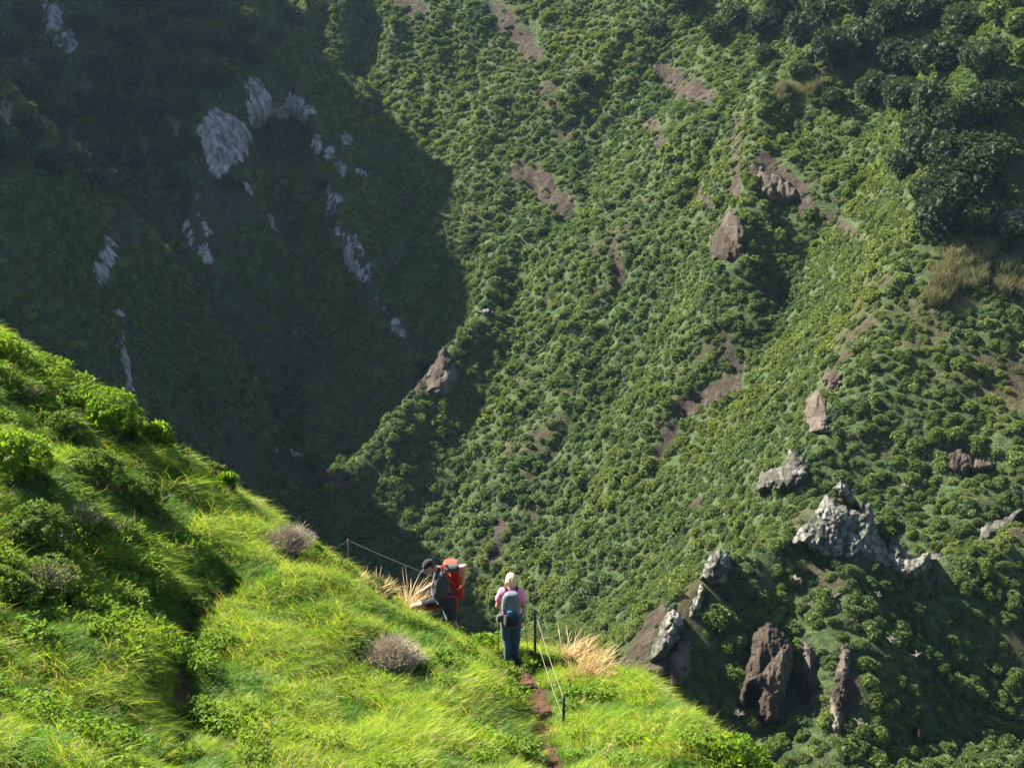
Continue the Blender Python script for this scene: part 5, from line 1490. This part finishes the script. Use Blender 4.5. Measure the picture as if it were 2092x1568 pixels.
B = Blob(); B.ell(hp(0, -.045, -.02), (.080, .062, .060), RH); link('hair', B.mesh('hair', m_hair2, .006, 1, .004, 50), Mn_)
for q in (-1, 1): B = Blob(); B.ell(hp(q * .030, .092, .008), (.012, .007, .007), RH); link('eye', B.mesh('eye', m_eye, .003, 1), Mn_)
B = Blob(); B.ell(hp(0, .098, -.058), (.024, .007, .006), RH); link('mouth', B.mesh('mouth', m_lip, .003, 1), Mn_)
# his backpack
K = empty('backpack', m0); tag(K, 'red hiking backpack with orange lid worn by the stooping hiker', 'backpack')
ax_ = J(926, 1160) - J(938, 1216); ax_ /= np.linalg.norm(ax_); sd_ = np.cross(yv, ax_); RP = np.stack([sd_, yv, ax_], 1)
cpk = J(933, 1186, .03)
B = Blob(); B.ell(cpk, (.105, .155, .27), RP, 3.2).ell(cpk - ax_ * .2, (.095, .14, .12), RP, 2.6); link('main_bag', B.mesh('main_bag', m_red, .009, 2, .014, 10), K)
B = Blob(); B.ell(J(921, 1151, .04), (.135, .15, .065), None, 2.8); link('lid', B.mesh('lid', m_orange, .009, 2, .010, 12), K)
B = Blob(); B.ell(cpk + np.array([.09, -.06, .0]), (.035, .06, .12), RP, 3); link('back_pocket', B.mesh('back_pocket', m_red, .008, 2, .008, 14), K)
def strap(name, pts_, rad_, mat_):
    B = Blob()
    for u_, v_ in zip(pts_[:-1], pts_[1:]): B.cap(u_, v_, rad_, rad_, 8)
    link(name, B.mesh(name, mat_, .006, 2), K)
strap('shoulder_strap', [J(922, 1156, -.16), J(911, 1154, -.23), J(902, 1158, -.25), J(904, 1168, -.29), J(915, 1182, -.27), J(928, 1193, -.20)], .017, m_red)
strap('shoulder_strap', [J(922, 1156, .20), J(900, 1156, .22), J(889, 1170, .22), J(888, 1192, .22), J(900, 1208, .24)], .016, m_red)
strap('hip_belt', [J(930, 1216, -.10), J(915, 1219, -.21), J(898, 1216, -.20), J(887, 1212, -.08), J(886, 1208, .08)], .018, m_red)
B = Blob(); B.cap(J(932, 1222, -.13), J(932, 1240, -.14), .030, .035); link('side_strap', B.mesh('side_strap', m_red, .008, 2, .006, 20), K)

# ------------------------------------------------------------------ fence posts, wire and ropes
m_post = simple_mat('dark_post', (.010, .018, .012), (.022, .035, .024), 25, .6, .3, .4, .004)
m_rust = simple_mat('rusty_post', (.05, .035, .025), (.13, .09, .06), 25, .9, .1, .6, .004)
m_rope = simple_mat('pale_rope', (.16, .14, .10), (.26, .23, .17), 80, .9, .1, .4, .003)
m_wire = simple_mat('grey_wire', (.06, .06, .06), (.12, .12, .12), 40, .6, .3)
def post(px, py, Z, h, rad, mat_, lab, lean=0.0):
    p = at(px, py, Z) if Z else near_pt(px, py); p[2] = gz(p[0], p[1])
    t = empty('fence_post', p); tag(t, lab, 'fence post')
    V, Q = tube_np([(0, 0, -.15), (lean * .5, 0, h * .5), (lean, 0, h), (lean, 0, h + .004)], [rad, rad, rad, rad * .3], 12)
    link('post', mesh_np('post', V, [Q], [mat_], smooth=False), t)
    a = np.linspace(0, 2 * np.pi, 13); V, Q = tube_np(np.stack([lean + (rad + .006) * np.cos(a), (rad + .006) * np.sin(a), 0 * a + h - .03], 1), .005, 6)
    link('wire_loop', mesh_np('wire_loop', V, [Q], [m_wire], smooth=True), t)
    return np.array([p[0] + lean, p[1], p[2] + h])
def top_at(px_, py_, Z, base_py):
    if Z is None:
        g = near_pt(px_, base_py); return float(at(px_, py_, float(proj(g)[2]))[2] - gz(g[0], g[1]))
    g = at(px_, base_py, Z); return float(at(px_, py_, Z)[2] - gz(g[0], g[1]))
tA = post(714, 1200, 26.4, top_at(714, 1092, 26.4, 1200), .014, m_rust, 'thin rusty fence post on the crest left of the stooping hiker')
tB = post(1093, 1356, None, top_at(1093, 1236, None, 1356), .021, m_post, 'dark fence post right beside the standing hiker')
tC = post(1151, 1488, None, top_at(1151, 1413, None, 1488), .021, m_post, 'short dark fence post at the lower end of the ropes')
def line(name, a, b, sag, rad, mat_, lab, cat):
    t = np.linspace(0, 1, 24)[:, None]; P_ = a + (b - a) * t; P_[:, 2] -= sag * 4 * (t * (1 - t))[:, 0]
    c0 = a.copy(); V, Q = tube_np(P_ - c0, rad, 6); tag(link(name, mesh_np(name, V, [Q], [mat_], smooth=True), None, c0), lab, cat)
dz = np.array([0, 0, -.03])
line('wire', tA + dz, tB + dz, .06, .0022, m_wire, 'thin wire strung from the rusty post to the dark post, passing behind both hikers', 'wire')
line('wire', tA + dz, at(560, 1185, 27.0), .04, .0022, m_wire, 'thin wire running down left from the rusty post', 'wire')
line('rope', tB + dz, tC + dz, .05, .0042, m_rope, 'upper pale rope between the dark post and the short post', 'rope')
line('rope', tB + np.array([0, 0, -.42]), tC + np.array([0, 0, -.36]), .04, .0042, m_rope, 'lower pale rope between the dark post and the short post', 'rope')

# small stones and clods on the footpath
r = np.random.default_rng(31); pw_ = np.array(path_w)
Am = Acc()
for i in range(260):
    k_ = r.integers(0, len(pw_) - 1); q = pw_[k_] + (pw_[k_ + 1] - pw_[k_]) * r.uniform(); x_, y_ = q[0] + r.normal(0, .15), q[1] + r.normal(0, .15)
    s0 = r.uniform(.008, .03); V, Q = core_blob(np.array([x_, y_, gz(x_, y_) + .035]), (s0, s0 * .8, s0 * .6), r, i, 6, 5); Am.add(V, Q)
tag(link('gravel', Am.mesh('gravel', [path_mat])), 'small clods and stones lying on the brown footpath', kind='stuff')

# ------------------------------------------------------------------ the air of the gorge
bmh = np.array([(x, y, z) for x in (-420, 420) for y in (-40, 520) for z in (-121, 75)], float)
hz_faces = np.array([(0, 1, 3, 2), (4, 6, 7, 5), (0, 4, 5, 1), (2, 3, 7, 6), (0, 2, 6, 4), (1, 5, 7, 3)])
Mh = Mat('haze_air')
pv = Mh.n('VolumePrincipled')
pv.inputs['Color'].default_value = (0.48, 0.74, 1.0, 1)
pv.inputs['Density'].default_value = 0.000048
pv.inputs['Anisotropy'].default_value = 0.25
Mh.l(pv.outputs[0], Mh.out.inputs['Volume'])
haze = link('haze', mesh_np('haze', bmh, [hz_faces], [Mh.m]))
tag(haze, 'thin bluish haze filling the gorge', kind='stuff')
